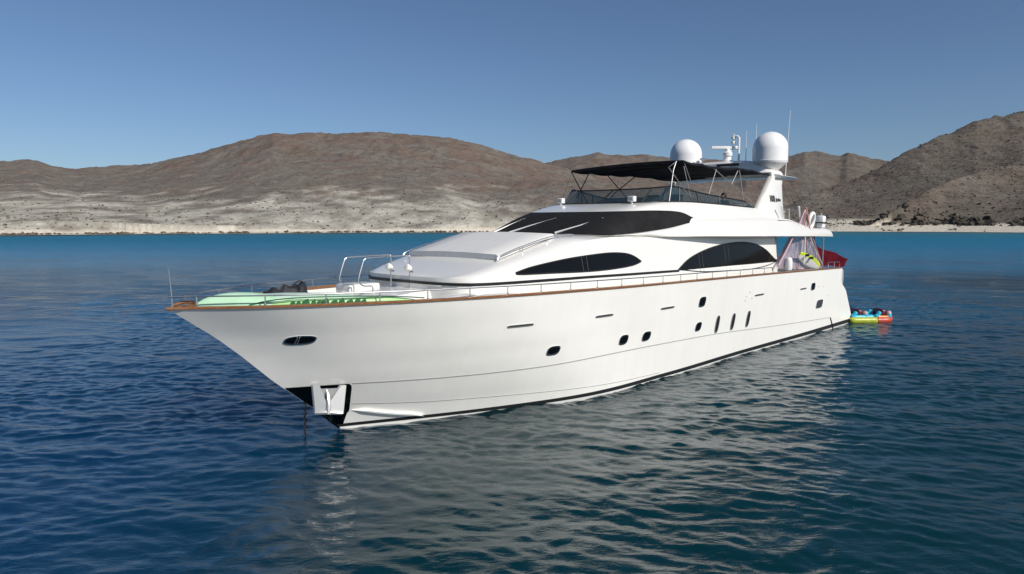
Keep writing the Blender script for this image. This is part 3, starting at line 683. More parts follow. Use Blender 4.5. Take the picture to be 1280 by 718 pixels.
# wipers parked on the cover
def on_cover(u, k, o=.05):
    i = mid + u * 6; a = int(math.floor(i)); f = i - a; q0 = sR[a].lerp(sR[a + 1], f); q1 = rR[a].lerp(rR[a + 1], f); q = q0.lerp(q1, k); d = Vector((q[0] - 16, q[1] * 1.6, 0)).normalized(); return q + d * o + Vector((0, 0, .02))
for u0, u1 in ((-1.75, -1.2), (-.95, .0), (.55, 1.55)):
    w_ = part(MB().tube([on_cover(u0, .02), on_cover(u0 + (u1 - u0) * .5, .34, .07), on_cover(u1, .66)], [.034, .026, .02], 6), 'wiper', M['wiper'])
    part(MB().tube([on_cover(u0 + (u1 - u0) * .35, .25, .06), on_cover(u1, .66, .05)], .012, 6), 'blade', M['black'], w_)
# flybridge windscreen: smoked panes in a dark frame
nf = len(f1); aft = 7 * 6; s2 = slice(mid - aft + 3, mid + aft - 3 + 1)
g0 = [q + Vector((.03, 0, .01)) for q in f0][s2]; g1 = f1[s2]
g0 = [Vector((min(q[0], 21.4), q[1], q[2])) for q in g0]
mb = MB(); mb.loft([[p.lerp(q, k) for p, q in zip(g0, g1)] for k in (0, .5, 1)]); fw = part(mb, 'flybridge_windscreen', M['plexi'])
part(MB().tube(g1, .028, 6), 'frame', M['black'], fw); part(MB().tube(g0, .03, 6), 'frame', M['black'], fw)
for i in (0, 9, 15, 21, 27, 33):
    for s in (1, -1):
        j = len(g0) // 2 + s * i
        if 0 <= j < len(g0): part(MB().tube([g0[j], g1[j]], .026, 6), 'frame', M['black'], fw)
# helm console, seats and a lounge up there
mb = MB(); mb.box((16.4, .0, 5.28), (.8, 2.6, .78), bev=.08); mb.box((15.95, .0, 5.62), (.5, 2.3, .16), Matrix.Rotation(R(-18), 3, 'Y'), bev=.04); part(mb, 'helm_console', M['console'])
for p in (-.5, .5):
    st_ = part(MB().box((18.1, p, 5.3), (.55, .6, .18), bev=.05), 'helm_seat', M['console'])
    part(MB().box((18.4, p, 5.62), (.14, .58, .62), Matrix.Rotation(R(8), 3, 'Y'), bev=.05), 'backrest', M['console'], st_)
    part(MB().tube([(18.1, p, 4.9), (18.1, p, 5.25)], .06, 8), 'pedestal', M['steel'], st_)
lg = part(MB().box((21.6, 0, 5.1), (.75, 3.6, .4), bev=.06), 'lounge_seat', M['vinyl']); part(MB().box((22.1, 0, 5.38), (.2, 3.6, .45), bev=.06), 'backrest', M['vinyl'], lg)

# ---- upper deck band with its overhang
L_R = [(11.6, 2.36, 4.475), (13.4, 2.47, 4.43), (14.7, 2.62, 4.405), (16.6, 2.82, 4.39), (19, 2.98, 4.36), (22.6, 3.03, 4.32), (25.5, 3.03, 4.28), (28.45, 2.98, 4.225)]
T_R = [(11.6, 2.385, 4.49), (13.4, 2.45, 4.60), (14.7, 2.50, 4.70), (16.6, 2.56, 4.945), (19, 2.70, 5.02), (22.6, 2.78, 5.04), (25.5, 2.90, 4.70), (28.1, 2.93, 4.60)]
Lc, Tc = smooth_path(L_R, 8), smooth_path(T_R, 8)
for v in Tc:
    if v[0] > 22.6: v.z = float(np.interp(v[0], [22.6, 23.6, 24.4, 26, 27.7, 28.1], [5.04, 5.02, 4.88, 4.63, 4.61, 4.55]))
mb = MB()
for s in (1, -1):
    rr = []
    for l, t in zip(Lc, Tc):
        mdl = l.lerp(t, .5) + Vector((0, .05, 0)); inn = Vector((t.x, min(t.y - .06, 2.45 + .1), t.z + .012))
        rr.append([Vector((q.x, s * q.y, q.z)) for q in (Vector((l.x, 2.3, l.z + .03)), Vector((l.x, l.y - .02, l.z)), l + Vector((0, .012, .02)), l.lerp(t, .25) + Vector((0, .035, 0)), mdl, l.lerp(t, .78) + Vector((0, .035, 0)), t + Vector((0, .0, -.015)), t + Vector((0, -.02, 0)), inn)])
    mb.loft(rr)
    mb.add([*rr[-1]], [tuple(range(9))])
part(mb, 'upper_deck_band', M['gelcoat'], ang=32)
mb = MB(); mb.loft([[(t, s * .98 * 2.5, z) for s in (-1, 0, 1)] for t, z in ((12.5, 4.44), (20, 4.38), (28.4, 4.25))]); part(mb, 'overhang_soffit', M['gelcoat'])
mb = MB(); mb.loft([[(t, s * 2.88, z) for s in (-1, 0, 1)] for t, z in ((22.4, 4.98), (23.4, 4.96), (24.4, 4.82), (26, 4.6), (27.7, 4.58), (28.1, 4.52), (28.42, 4.25))]); part(mb, 'boat_deck', M['nonskid'])
# sun pad on the foredeck trunk
mb = MB(); rr = []
for t in np.linspace(7.38, 9.62, 14):
    zb_ = zc(t); k = .13 * min(1, (t - 7.3) / .08, (9.72 - t) / .15)
    rr.append([(t, p, zb_ + h) for p, h in ((-1.76, 0), (-1.755, k * .7), (-1.70, k), (-1.0, k + .02), (-.5, k + .03), (0, k + .034), (.5, k + .03), (1.0, k + .02), (1.70, k), (1.755, k * .7), (1.76, 0))])
mb.loft(rr, cap=True); part(mb, 'sun_pad', M['vinyl'], ang=40)
for s in (1, -1):
    pts = [(7.25, s * 1.86, 3.93), (7.35, s * 1.86, 4.02), (7.75, s * 1.86, 4.14), (8.2, s * 1.86, 4.25), (9.2, s * 1.87, 4.46), (9.9, s * 1.88, 4.535), (10.3, s * 1.88, 4.53), (10.36, s * 1.88, 4.48)]
    hr = part(MB().tube(smooth_path(pts, 5), .015, 6), 'hand_rail', M['steel'])
    for t in (8.2, 9.2): part(MB().tube([(t, s * 1.86, zc(t) - .03), (t, s * 1.865, np.interp(t, [8.2, 9.2], [4.25, 4.46]))], .012, 6), 'stanchion', M['steel'], hr)
# fore step block, side coaming and the two boarding hoops
mb = MB(); mb.box((4.98, -.86, 3.13), (.94, .62, .42), bev=.07); part(mb, 'foredeck_step', M['gelcoat'], ang=50)
mb = MB(); rr = []
for t, z in ((4.5, 2.9), (4.52, 3.1), (4.62, 3.16), (5.1, 3.19), (5.25, 3.21), (6.3, 3.22)): rr.append([(t, p, q) for p, q in ((-.55, 2.85), (-.55, z), (-.3, z + .01), (.5, z + .01), (.95, z - .02), (1.05, 2.85))])
mb.loft(rr, cap=True); part(mb, 'foredeck_step', M['gelcoat'], ang=50)
mb = MB(); rr = []
for t in np.linspace(4.3, 8.2, 16):
    b_ = float(half(t)) - .12; k = .26 * min(1, (t - 4.25) / 1.6) * min(1, (8.4 - t) / 1.4); z0_ = float(sheer_z(t)) - .26
    rr.append([(t, p, z) for p, z in ((b_ - .85, z0_), (b_ - .8, z0_ + k + .06), (b_ - .35, z0_ + k + .08), (b_ - .08, z0_ + k), (b_ - .04, z0_))])
mb.loft(rr, cap=True); part(mb, 'deck_coaming', M['gelcoat'])
for p, dt in ((-.45, 0), (.2, .09)):
    pts = [(4.57 + dt, p, 3.05), (4.57 + dt, p, 3.30), (4.5 + dt, p, 3.345), (4.33 + dt, p, 3.355), (4.21 + dt, p, 3.42), (4.17 + dt, p, 3.55), (4.30 + dt, p, 3.92), (4.36 + dt, p, 4.0), (4.48 + dt, p, 4.025), (5.58 + dt, p, 4.045), (5.69 + dt, p, 4.02), (5.71 + dt, p, 3.94), (5.71 + dt, p, 3.0)]
    hp = part(MB().tube(smooth_path(pts, 5), .0165, 8), 'boarding_rail', M['steel'])
    lt = part(MB().lathe([(.0, -.10), (.06, -.095), (.085, -.04), (.09, .02), (.07, .06), (.0, .075)], (5.60 + dt, p + .06, 3.74), 16, rot=Matrix.Rotation(R(-70), 3, 'Y')), 'deck_light', M['lens'], hp)
    part(MB().tube([(5.60 + dt, p + .05, 3.68), (5.71 + dt, p, 3.64), (5.74 + dt, p + .1, 3.62)], .022, 6), 'bracket', M['steel'], hp)
# search lights on the brow
for p in (-1.46, 1.46):
    lt = part(MB().lathe([(.06, 0), (.06, .03), (.03, .04), (.03, .1)], (13.95, p, 5.44), 12), 'search_light', M['white'])
    part(MB().box((13.95, p, 5.63), (.17, .24, .18), bev=.03), 'housing', M['white'], lt); part(MB().box((13.86, p, 5.63), (.012, .17, .11)), 'lens', M['cove'], lt)

# ---- radar arch, beam, domes, mast, aerials
for s in (1, -1):
    foot = [(20.85, 5.0), (23.73, 5.0)]; lv = []
    for k in np.linspace(0, 1, 9):
        a_ = np.interp(k, [0, .15, 1], [20.75, 21.05, 23.15]); c_ = np.interp(k, [0, .75, .8, 1], [23.72, 23.93, 24.0, 24.15]); z = 5.0 + 1.86 * k; p = 2.46 - .28 * k; th = .16 - .05 * k
        lv.append([Vector((x, s * (p + o), z)) for x, o in ((a_, 0), (a_ + .05, .1), (a_ + .2, th), (c_ - .2, th), (c_ - .04, .1), (c_, 0), (c_ - .04, -.1), (c_ - .2, -th), (a_ + .2, -th), (a_ + .05, -.1))])
    mb = MB(); mb.loft(lv, closed=True, cap=True); ar = part(mb, 'radar_arch_leg', M['gelcoat'], ang=45)
    mb = MB(); rr = []
    for k in np.linspace(0, 1, 8):
        t = 23.2 + 2.5 * k; ww = .42 * (1 - .45 * k ** 2) if k < .99 else .12; hh = .085 * (1 - .4 * k) if k < .99 else .02
        rr.append([Vector((t, s * (2.15 + ww * math.cos(a)), 6.78 + hh * math.sin(a))) for a in np.linspace(0, 2 * math.pi, 12, endpoint=False)])
    mb.loft(rr, closed=True, cap=True); part(mb, 'arch_wing', M['gelcoat'], ar)
    if s > 0:
        def text(body, t, z, size, name, shear=0, ext=.006):
            cu = bpy.data.curves.new(name, 'FONT'); cu.body = body; cu.size = size; cu.extrude = ext; cu.shear = shear; cu.align_x = 'CENTER'; cu.offset = .012
            ob = bpy.data.objects.new(name, cu); COL.objects.link(ob); dg = bpy.context.evaluated_depsgraph_get(); me = bpy.data.meshes.new_from_object(ob.evaluated_get(dg)); bpy.data.objects.remove(ob)
            me.materials.append(M['mullion']); ob = bpy.data.objects.new(name, me); COL.objects.link(ob); ob.parent = yacht
            # lettering faces port: x runs aft, y runs up the leaning leg
            k = (z - 5) / 1.86; p = 2.46 - .28 * k + .16 - .05 * k + .014
            up = Vector((0, .33 / 1.86, 1)).normalized(); xx = Vector((1, 0, 0)); nn = xx.cross(up)
            ob.matrix_local = Matrix.Translation((t, -p, z)) @ Matrix(((xx.x, up.x, nn.x), (xx.y, up.y, nn.y), (xx.z, up.z, nn.z))).to_4x4(); return ob
        text('100', 22.62, 5.72, .36, 'model_number'); text('Jumbo', 23.2, 5.75, .18, 'model_script', .35)
rr = []
for p in np.linspace(-2.25, 2.25, 19):
    h = 7.0 + .5 * (1 - min(1, abs(p) / 2.2) ** 4 * 1.0); lo = 6.72
    rr.append([Vector((t, p, z)) for t, z in ((23.1, lo), (22.98, lo + .2), (23.05, h - .1), (23.25, h), (24.0, h), (24.2, h - .1), (24.2, lo))])
mb = MB(); mb.loft(rr, closed=True, cap=True); bm_ = part(mb, 'arch_beam', M['gelcoat'], ang=40)
part(MB().box((23.0, .35, 7.32), (.03, 1.0, .1), Matrix.Rotation(R(4), 3, 'Y'), bev=.01), 'beam_recess', M['console'], bm_)
for p, sc in ((1.95, 1.0), (-1.92, 1.0)):
    r_ = .70 * sc; prof = [(.0, 6.93), (.16, 6.93), (.2, 6.98), (.30, 7.02), (r_ * .93, 7.30), (r_, 7.36), (r_, 7.40), (r_ + .012, 7.405), (r_ + .012, 7.43), (r_, 7.435), (r_ * .997, 7.9)]
    zc0 = 7.93; hh = 8.62 - zc0
    prof += [(r_ * math.cos(a), zc0 + hh * math.sin(a)) for a in np.linspace(0, math.pi / 2, 14)]
    dm_ = part(MB().lathe(prof, (23.55, p, 0), 40), 'satellite_dome', M['dome'], ang=60)
    part(MB().tube([(23.55 + (r_ + .004) * math.cos(a), p + (r_ + .004) * math.sin(a), z) for a, z in ((R(62), 7.42), (R(62), 7.95))], .008, 5), 'seam', M['seam'], dm_)
    part(MB().lathe([(.22, 6.8), (.2, 6.95), (.12, 7.0)], (23.55, p, 0), 16), 'dome_foot', M['white'], dm_)
mst = part(MB().lathe([(.22, 7.5), (.22, 7.54), (.17, 7.6), (.16, 7.7), (.2, 7.74), (.2, 7.88), (.12, 7.94), (.1, 8.04)], (23.5, .1, 0), 20), 'radar_scanner', M['white'])
part(MB().box((23.45, .0, 8.1), (.17, 1.2, .13), Matrix.Rotation(R(-42.5), 3, 'Z'), bev=.04), 'antenna_bar', M['white'], mst)
ps = part(MB().tube([(23.6, .56, 7.5), (23.6, .56, 8.5), (23.6, .48, 8.56), (23.6, .3, 8.57)], .05, 8), 'light_mast', M['white'])
part(MB().tube([(23.6, .2, 7.5), (23.6, .22, 8.0)], .05, 8), 'strut', M['white'], ps)
for z in (8.3, 8.5): part(MB().lathe([(.08, z - .07), (.1, z), (.08, z + .06), (.0, z + .08)], (23.6, .3, 0), 12), 'lantern', M['lens'], ps)
for p, z in ((.3, 8.62),): part(MB().lathe([(.03, z), (.05, z + .03), (.0, z + .07)], (23.6, p, 0), 10), 'lantern', M['white'], ps)
part(MB().lathe([(.0, 7.72), (.14, 7.7), (.16, 7.66), (.05, 7.6), (.03, 7.45)], (23.4, -1.0, 0), 14), 'gps_antenna', M['white'])
for t, p, z0_, z1_, lean in ((23.6, .88, 7.45, 8.76, .0), (23.6, 1.3, 7.3, 9.0, .03), (24.8, 2.12, 6.75, 9.66, .32)):
    part(MB().tube([(t, p, z0_), (t + lean * .1, p, z0_ + .4), (t + lean, p, z1_)], [.022, .016, .008], 6), 'whip_antenna', M['white'])

# ---- bimini over the flybridge
BT = [15.75, 17.0, 18.25, 19.7, 21.2, 23.0]
def bim_edge(t, s):
    z = np.interp(t, [15.5, 18.3, 20.3, 23.4], [6.96, 6.9, 6.98, 6.86]) if s > 0 else np.interp(t, [15.5, 18.3, 20.3, 23.4], [6.80, 6.80, 6.86, 6.78])
    return float(z) - .045 * abs(math.sin(math.pi * np.interp(t, BT, range(6))))
mb = MB(); rr = []; rb = []
for t in np.linspace(15.7, 23.1, 41):
    sag = .04 * abs(math.sin(math.pi * np.interp(t, BT, range(6)))); row = []
    for u in np.linspace(-1, 1, 21):
        ze = bim_edge(t, 1) * (1 + u) / 2 + bim_edge(t, -1) * (1 - u) / 2
        row.append((t + .28 * u * (1 if t < 23 else .6), 2.14 * u, ze + .06 * (1 - u * u) - sag * (1 - u * u)))
    rr.append(row); rb.append([(a, p, z - .03) for a, p, z in row])
val = lambda row: [(row[0][0], row[0][1] - .01, row[0][2] - .065)] + row + [(row[-1][0], row[-1][1] + .01, row[-1][2] - .075)]
mb.loft([val(r_) for r_ in rr]); mb.loft([[(a, p, z - .09 - (.02 * math.sin(9 * p))) for a, p, z in rr[0]], rr[0]]); mb.loft([[(a, p, z - .09) for a, p, z in rr[-1]], rr[-1]]); mb.loft(rb)
bim = part(mb, 'bimini_canopy', M['canvas'], ang=30)
PO = [[(15.05, 5.57), (15.42, 6.6), (15.6, 6.9)], [(16.7, 5.54), (15.1, 6.67), (15.6, 6.88)], [(16.1, 6.76), (16.45, 5.75), (16.6, 5.55)], [(17.58, 5.53), (18.43, 6.72), (18.5, 6.82)], [(18.22, 6.83), (20.2, 6.15), (21.35, 5.7), (21.7, 5.45)], [(16.15, 6.85), (16.9, 5.9), (17.4, 5.56)], [(20.34, 6.95), (20.7, 5.5)], [(20.34, 6.95), (19.75, 6.32)]]
for pl in PO:
    part(MB().tube([(t, 2.1 + (.08 if z < 5.8 else 0), z) for t, z in pl], .0145, 6), 'bimini_pole', M['alu'], bim)
for pl in [[(15.35, 6.75), (15.95, 6.09), (16.4, 5.6)], [(16.49, 6.78), (15.95, 6.09), (15.6, 5.6)], [(17.66, 6.74), (19.16, 5.81), (19.4, 5.55)], [(19.85, 6.86), (18.17, 6.04), (17.6, 5.6)], [(16.0, 6.1), (16.0, 5.6)]]:
    part(MB().tube([(t, -2.1, z) for t, z in pl], .02, 6), 'bimini_pole', M['black_pole'], bim)
for t in BT: part(MB().tube([(t + .28 * u, 2.12 * u, bim_edge(t, 1) * (1 + u) / 2 + bim_edge(t, -1) * (1 - u) / 2 + .06 * (1 - u * u) - .05) for u in np.linspace(-1, 1, 13)], .02, 6), 'bow', M['black_pole'], bim)
for a, c in (((14.55, -1.95, 5.5), (15.4, -2.1, 6.74)), ((25.2, 2.1, 6.75), (27.6, 2.3, 5.0)), ((24.6, 2.0, 6.72), (24.9, 2.6, 4.95))): part(MB().tube([a, c], .007, 5), 'stay_wire', M['mullion'])

# ---- aft: cockpit, supports, rail stubs, boat-deck fittings
mb = MB(); mb.box((25.6, 0, 2.5), (5.2, 5.6, .06)); part(mb, 'cockpit_floor', M['nonskid'])
sf = part(MB().box((24.2, -1.6, 2.85), (1.6, 1.7, .55), bev=.08), 'cockpit_sofa', M['vinyl']); part(MB().box((24.2, -2.4, 3.25), (1.6, .22, .6), bev=.08), 'backrest', M['vinyl'], sf)
mb = MB(); mb.box((23.6, -2.42, 3.5), (1.2, .25, 1.7), bev=.1); mb.box((28.3, -2.0, 3.45), (.4, .5, 1.6), bev=.1); part(mb, 'cockpit_pillar', M['cream'])
cb = part(MB().box((23.5, 1.1, 2.95), (.7, 1.7, .9), bev=.06), 'wet_bar', M['vinyl']); part(MB().box((23.5, 1.1, 3.42), (.76, 1.76, .05), bev=.015), 'worktop', M['black'], cb)
mb = MB(); mb.tube([(27.9, 2.75, 2.8), (27.9, 2.75, 4.28)], .03, 8); part(mb, 'deck_support', M['steel'])
mb = MB(); mb.tube([(27.7, 2.4, 2.8), (27.7, 2.4, 4.28)], .035, 8); part(mb, 'deck_support', M['black_pole'])
rl = part(MB().tube(smooth_path([(27.2, 3.24, 2.84), (27.2, 3.24, 3.06), (27.3, 3.24, 3.1), (28.5, 3.24, 3.08), (28.75, 3.22, 3.05), (28.78, 3.22, 2.8)], 4), .016, 6), 'stern_rail', M['steel'])
part(MB().tube([(28.0, 3.24, 2.82), (28.0, 3.24, 3.08)], .014, 6), 'stanchion', M['steel'], rl)
mb = MB(); mb.tube([on_hull(28.9, 2.7, .02), on_hull(29.0, 2.2, .03), (29.15, 3.24, 1.95)], .03, 8); part(mb, 'gate_post', M['white'])
for t, lean in ((23.1, -.35), (24.9, -.3)):
    part(MB().tube([(t, 2.75, 5.0), (t + lean * .3, 2.78, 5.18), (t + lean, 2.82, 5.55)], [.02, .03, .045], 8), 'rod_holder', M['white'])
mb = MB(); mb.box((23.95, 2.2, 5.2), (.35, .5, .35), bev=.05); part(mb, 'deck_locker', M['seam'])
mb = MB(); mb.tube(smooth_path([(23.9, 2.7, 4.98), (23.9, 2.7, 5.35), (24.1, 2.7, 5.42), (26.8, 2.75, 5.12), (27.6, 2.75, 5.08), (27.6, 2.75, 4.6)], 4), .016, 6); brl = part(mb, 'boat_deck_rail', M['steel'])
for t, z in ((25, 5.33), (26, 5.21), (26.8, 5.12)): part(MB().tube([(t, 2.72, 4.65), (t, 2.72, z)], .013, 6), 'stanchion', M['steel'], brl)
# ------------------------------------------------------------------ things lying on or hanging from the yacht
# anchor held in the bow pocket, and the chain of the one that is down
an = thing('anchor', 'bright steel anchor drawn up into the dark pocket at the bow', 'anchor', (3.3, .45, .45))
o0 = (3.3, .45, .45)
def hp(t, z, off): q = on_hull(t, z); return (q[0], q[1] + off, z)
mb = MB()      # two broad flukes standing up either side of the shank, joined by the crown below
for poly in ([(2.83, .36, 1.27), (2.95, .44, 1.26), (3.06, .56, .84), (3.05, .60, .66), (2.83, .44, .64)], [(3.36, .66, 1.22), (3.47, .70, 1.215), (3.34, .76, .60), (3.05, .60, .66), (3.10, .56, .84)]):
    mb.prism(poly, (.012, .05, -.01))
mb.build('fluke', M['galv'], an, 30, o0)
mb = MB(); mb.tube([(3.06, .66, .62), (3.08, .66, .82), (3.10, .60, 1.04), (3.12, .50, 1.14)], [.06, .05, .04, .04], 8); mb.build('shank', M['galv'], an, 40, o0)
mb = MB(); mb.tube([(2.84, .47, .65), (3.05, .64, .66), (3.33, .79, .61)], [.045, .06, .045], 8); mb.build('crown', M['galv'], an, 40, o0)
mb = MB(); mb.prism([(2.98, .45, 1.17), (3.36, .64, 1.15), (3.30, .60, 1.03), (3.14, .53, .90), (3.03, .48, 1.03)], (0, .03, 0)); mb.build('hawse_plate', M['alu'], an, 40, o0)
mb = MB(); t_, p_ = 2.86, .0
for k in range(16):
    z = .80 - .085 * k; c_ = Vector((t_ - .002 * k, p_ + .03, z)); ax = k % 2
    mb.tube([c_ + Vector(((.028 * math.cos(a)) if ax else 0, 0 if ax else .028 * math.cos(a), .055 * math.sin(a))) for a in np.linspace(0, 2 * math.pi, 10, endpoint=False)], .011, 5, closed=True)
ch = solo(mb, 'anchor_chain', M['chain'], 'dark anchor chain hanging from the stem straight down into the water', 'chain', (2.86, .03, 0), ang=60)
# big mint inflatable on the port side of the bow
fo = (2.3, .75, 2.95); fl_ = thing('pool_float', 'large mint green inflatable float with a raised pillow lying along the port bow rail', 'inflatable float', fo)
def pbow(t): return inb(t, .2) - .03 if inb(t, .2) > .1 else .05
rr = []
for t in np.linspace(.45, 4.75, 34):
    k = min(1, (t - .42) / .5, (4.8 - t) / 1.1) ** .5; hgt = (np.interp(t, [.45, .9, 2.3, 3.2, 4.75], [.33, .39, .43, .40, .10])) * k; zb = float(sheer_z(t)) - .21
    p1 = pbow(t) + .0; p0 = max(p1 - 1.35, -p1)
    rr.append([(t, p0 + (p1 - p0) * (.5 + .5 * math.copysign(abs(math.cos(a)) ** .7, -math.cos(a))), zb + hgt * abs(math.sin(a)) ** .6) for a in np.linspace(0, math.pi, 13)])
MB().loft(rr, cap=True).build('mattress', M['mint_pale'], fl_, 60, fo)
rr = []
for t in np.linspace(.46, 2.34, 20):
    k = math.sqrt(max(0, 1 - ((t - 1.2) / (.76 if t < 1.2 else 1.15)) ** 2)); zb = float(sheer_z(t)) - .15; p1 = max(min(pbow(t), 1.1), .02); p0 = -min(.1, p1)
    rr.append([(t, .5 * (p0 + p1) + .5 * (p1 - p0) * math.cos(a) * (.5 + .5 * k), zb + .06 + (.37 * k) * math.sin(a) ** .8 if math.sin(a) > 0 else zb + .06) for a in np.linspace(0, math.pi, 13)])
MB().loft(rr, cap=True).build('pillow', M['mint'], fl_, 60, fo)
rr = []
for t in np.linspace(1.45, 4.55, 24):
    k = min(1, (t - 1.4) / .6, (4.6 - t) / .8) ** .5; p1 = pbow(t) + .02; zb = float(sheer_z(t)) - .1
    rr.append([(t, p1 - .16 + .15 * k * math.cos(a), zb + .07 + .16 * k * (.5 + .5 * math.sin(a))) for a in np.linspace(0, 2 * math.pi, 12, endpoint=False)])
MB().loft(rr, closed=True, cap=True).build('side_bolster', M['mint_bright'], fl_, 60, fo)
P_ = [(t, pbow(t) - .02, float(sheer_z(t)) + z) for t, z in ((1.3, .04), (1.6, .12), (2.0, .165), (2.6, .175), (3.4, .16), (4.1, .12), (4.6, .07))]
MB().tube(smooth_path(P_, 5), .014, 6).build('seam_cord', M['green_dark'], fl_, 60, fo)
mb = MB(); rg = random.Random(4); t = 1.95
while t < 3.35:
    wv_ = rg.uniform(.07, .15); h = rg.uniform(.05, .10); p = pbow(t) + .025
    mb.prism([(t, p, float(sheer_z(t)) + .055), (t + wv_, pbow(t + wv_) + .025, float(sheer_z(t)) + .055), (t + wv_ * .75, pbow(t + wv_) + .02, float(sheer_z(t)) + .055 + h), (t + wv_ * .3, p + .005, float(sheer_z(t)) + .05 + h * .6)], (0, -.02, 0)); t += wv_ + rg.uniform(.0, .03)
mb.build('leaf_print', M['green_dark'], fl_, 60, fo)
# heap of dark gear by the starboard bow
def lump(c, d, seed, name, mat, label, cat, group=None):
    bm = bmesh.new(); bmesh.ops.create_icosphere(bm, subdivisions=3, radius=.5); g = random.Random(seed); o_ = [g.uniform(0, 9) for _ in range(3)]
    for v in bm.verts:
        n = v.co.normalized(); f = 1 + .20 * math.sin(5 * n.x + o_[0]) * math.sin(4 * n.y + o_[1]) + .12 * math.sin(9 * n.z + 6 * n.x + o_[2])
        v.co = Vector((n.x * .5 * f * d[0], n.y * .5 * f * d[1], max(-.42, n.z * .5 * f) * d[2]))
    bm.verts.index_update(); mb = MB(); mb.add([(v.co.x + c[0], v.co.y + c[1], v.co.z + c[2] + .42 * d[2]) for v in bm.verts], [[v.index for v in f.verts] for f in bm.faces]); bm.free()
    return solo(mb, name, mat, label, cat, c, group, 60)
lump((2.82, -1.12, 2.92), (.5, .45, .44), 1, 'dive_bag', M['bag'], 'black dive bag nearest the bow in the heap of gear on the foredeck', 'bag')
gb = lump((3.18, -1.18, 2.92), (.45, .45, .46), 2, 'gear_bag', M['bag_grey'], 'dark grey gear bag slumped between the dive bag and the buoyancy vest on the foredeck', 'bag')
lump((3.52, -1.22, 2.92), (.46, .45, .52), 3, 'buoyancy_vest', M['bag'], 'black buoyancy vest with loose straps on the end of the gear heap nearest the cabin', 'vest')
mb = MB(); mb.tube(smooth_path([(2.75, -1.1, 3.12), (2.85, -1.1, 3.32), (2.98, -1.15, 3.24), (3.1, -1.2, 3.38), (3.25, -1.1, 3.33), (3.4, -1.2, 3.40), (3.55, -1.15, 3.46), (3.7, -1.2, 3.3)], 6), .02, 6)
solo(mb, 'dive_hose', M['bag_grey'], 'dark dive hose looping over the heap of gear on the foredeck', 'hose', (3.2, -1.2, 3.12), ang=60)

# person in black on the flybridge
def person(base):
    root = thing('person', 'person in black clothes and dark hair seated behind the flybridge side screen', 'person', base)
    def skin(name, verts, edges, radii, mat, sub=2):
        me = bpy.data.meshes.new(name); me.from_pydata(verts, edges, []); o = bpy.data.objects.new(name, me); COL.objects.link(o)
        md = o.modifiers.new('s', 'SKIN'); sv_ = me.skin_vertices[0].data
        for i, r in enumerate(radii): sv_[i].radius = (r, r) if not hasattr(r, '__len__') else r
        sv_[0].use_root = True; md.use_smooth_shade = True; o.modifiers.new('u', 'SUBSURF').levels = sub; o.modifiers['u'].render_levels = sub
        dg = bpy.context.evaluated_depsgraph_get(); m2 = bpy.data.meshes.new_from_object(o.evaluated_get(dg)); bpy.data.objects.remove(o)
        m2.materials.append(mat); o2 = bpy.data.objects.new(name, m2); COL.objects.link(o2); o2.parent = root; return o2
    # x aft, y starboard, z up; sits on a seat facing forward (-x)
    V = [(0, 0, .12), (0, 0, .32), (-.02, 0, .50), (-.02, 0, .60), (-.03, 0, .70), (-.04, 0, .80), (-.06, 0, .86),
         (-.01, -.17, .56), (-.10, -.24, .34), (-.30, -.20, .28), (-.42, -.15, .30), (-.01, .17, .56), (-.10, .24, .34), (-.30, .20, .28), (-.42, .15, .30),
         (0, -.10, .10), (-.42, -.13, .12), (-.46, -.13, -.28), (-.62, -.13, -.34), (0, .10, .10), (-.42, .13, .12), (-.46, .13, -.28), (-.62, .13, -.34)]
    E_ = [(0, 1), (1, 2), (2, 3), (3, 4), (4, 5), (5, 6), (2, 7), (7, 8), (8, 9), (9, 10), (2, 11), (11, 12), (12, 13), (13, 14), (0, 15), (15, 16), (16, 17), (17, 18), (0, 19), (19, 20), (20, 21), (21, 22)]
    rad = [.13, .135, .13, .06, .075, .10, .06, .07, .05, .042, .03, .07, .05, .042, .03, .095, .075, .055, .04, .095, .075, .055, .04]
    body = skin('body', V, E_, rad, M['skin'])
    skin('shirt', [(.005, 0, .10), (.005, 0, .32), (-.015, 0, .51), (-.01, -.175, .555), (-.08, -.23, .40), (-.01, .175, .555), (-.08, .23, .40)], [(0, 1), (1, 2), (2, 3), (3, 4), (2, 5), (5, 6)], [.155, .155, .145, .085, .07, .085, .07], M['dark_cloth'])
    skin('trousers', [(0, 0, .10), (0, -.10, .10), (-.42, -.13, .12), (-.46, -.13, -.24), (0, .10, .10), (-.42, .13, .12), (-.46, .13, -.24)], [(0, 1), (1, 2), (2, 3), (0, 4), (4, 5), (5, 6)], [.14, .115, .09, .07, .115, .09, .07], M['dark_cloth'])
    mb = MB(); mb.lathe([(.0, .70), (.085, .72), (.115, .78), (.112, .84), (.08, .90), (.0, .925)], (.0, 0, 0), 20); mb.build('hair', M['hair'], root, 60, flip=False)
    for s in (1, -1): MB().lathe([(.0, -.012), (.012, 0), (0, .012)], (-.13, s * .035, .815), 8).build('eye', M['hair'], root, 60, flip=False)
    MB().box((-.142, 0, .785), (.03, .025, .045), bev=.008).build('nose', M['skin'], root, 60, flip=False)
    return root
person((21.5, .95, 5.16))

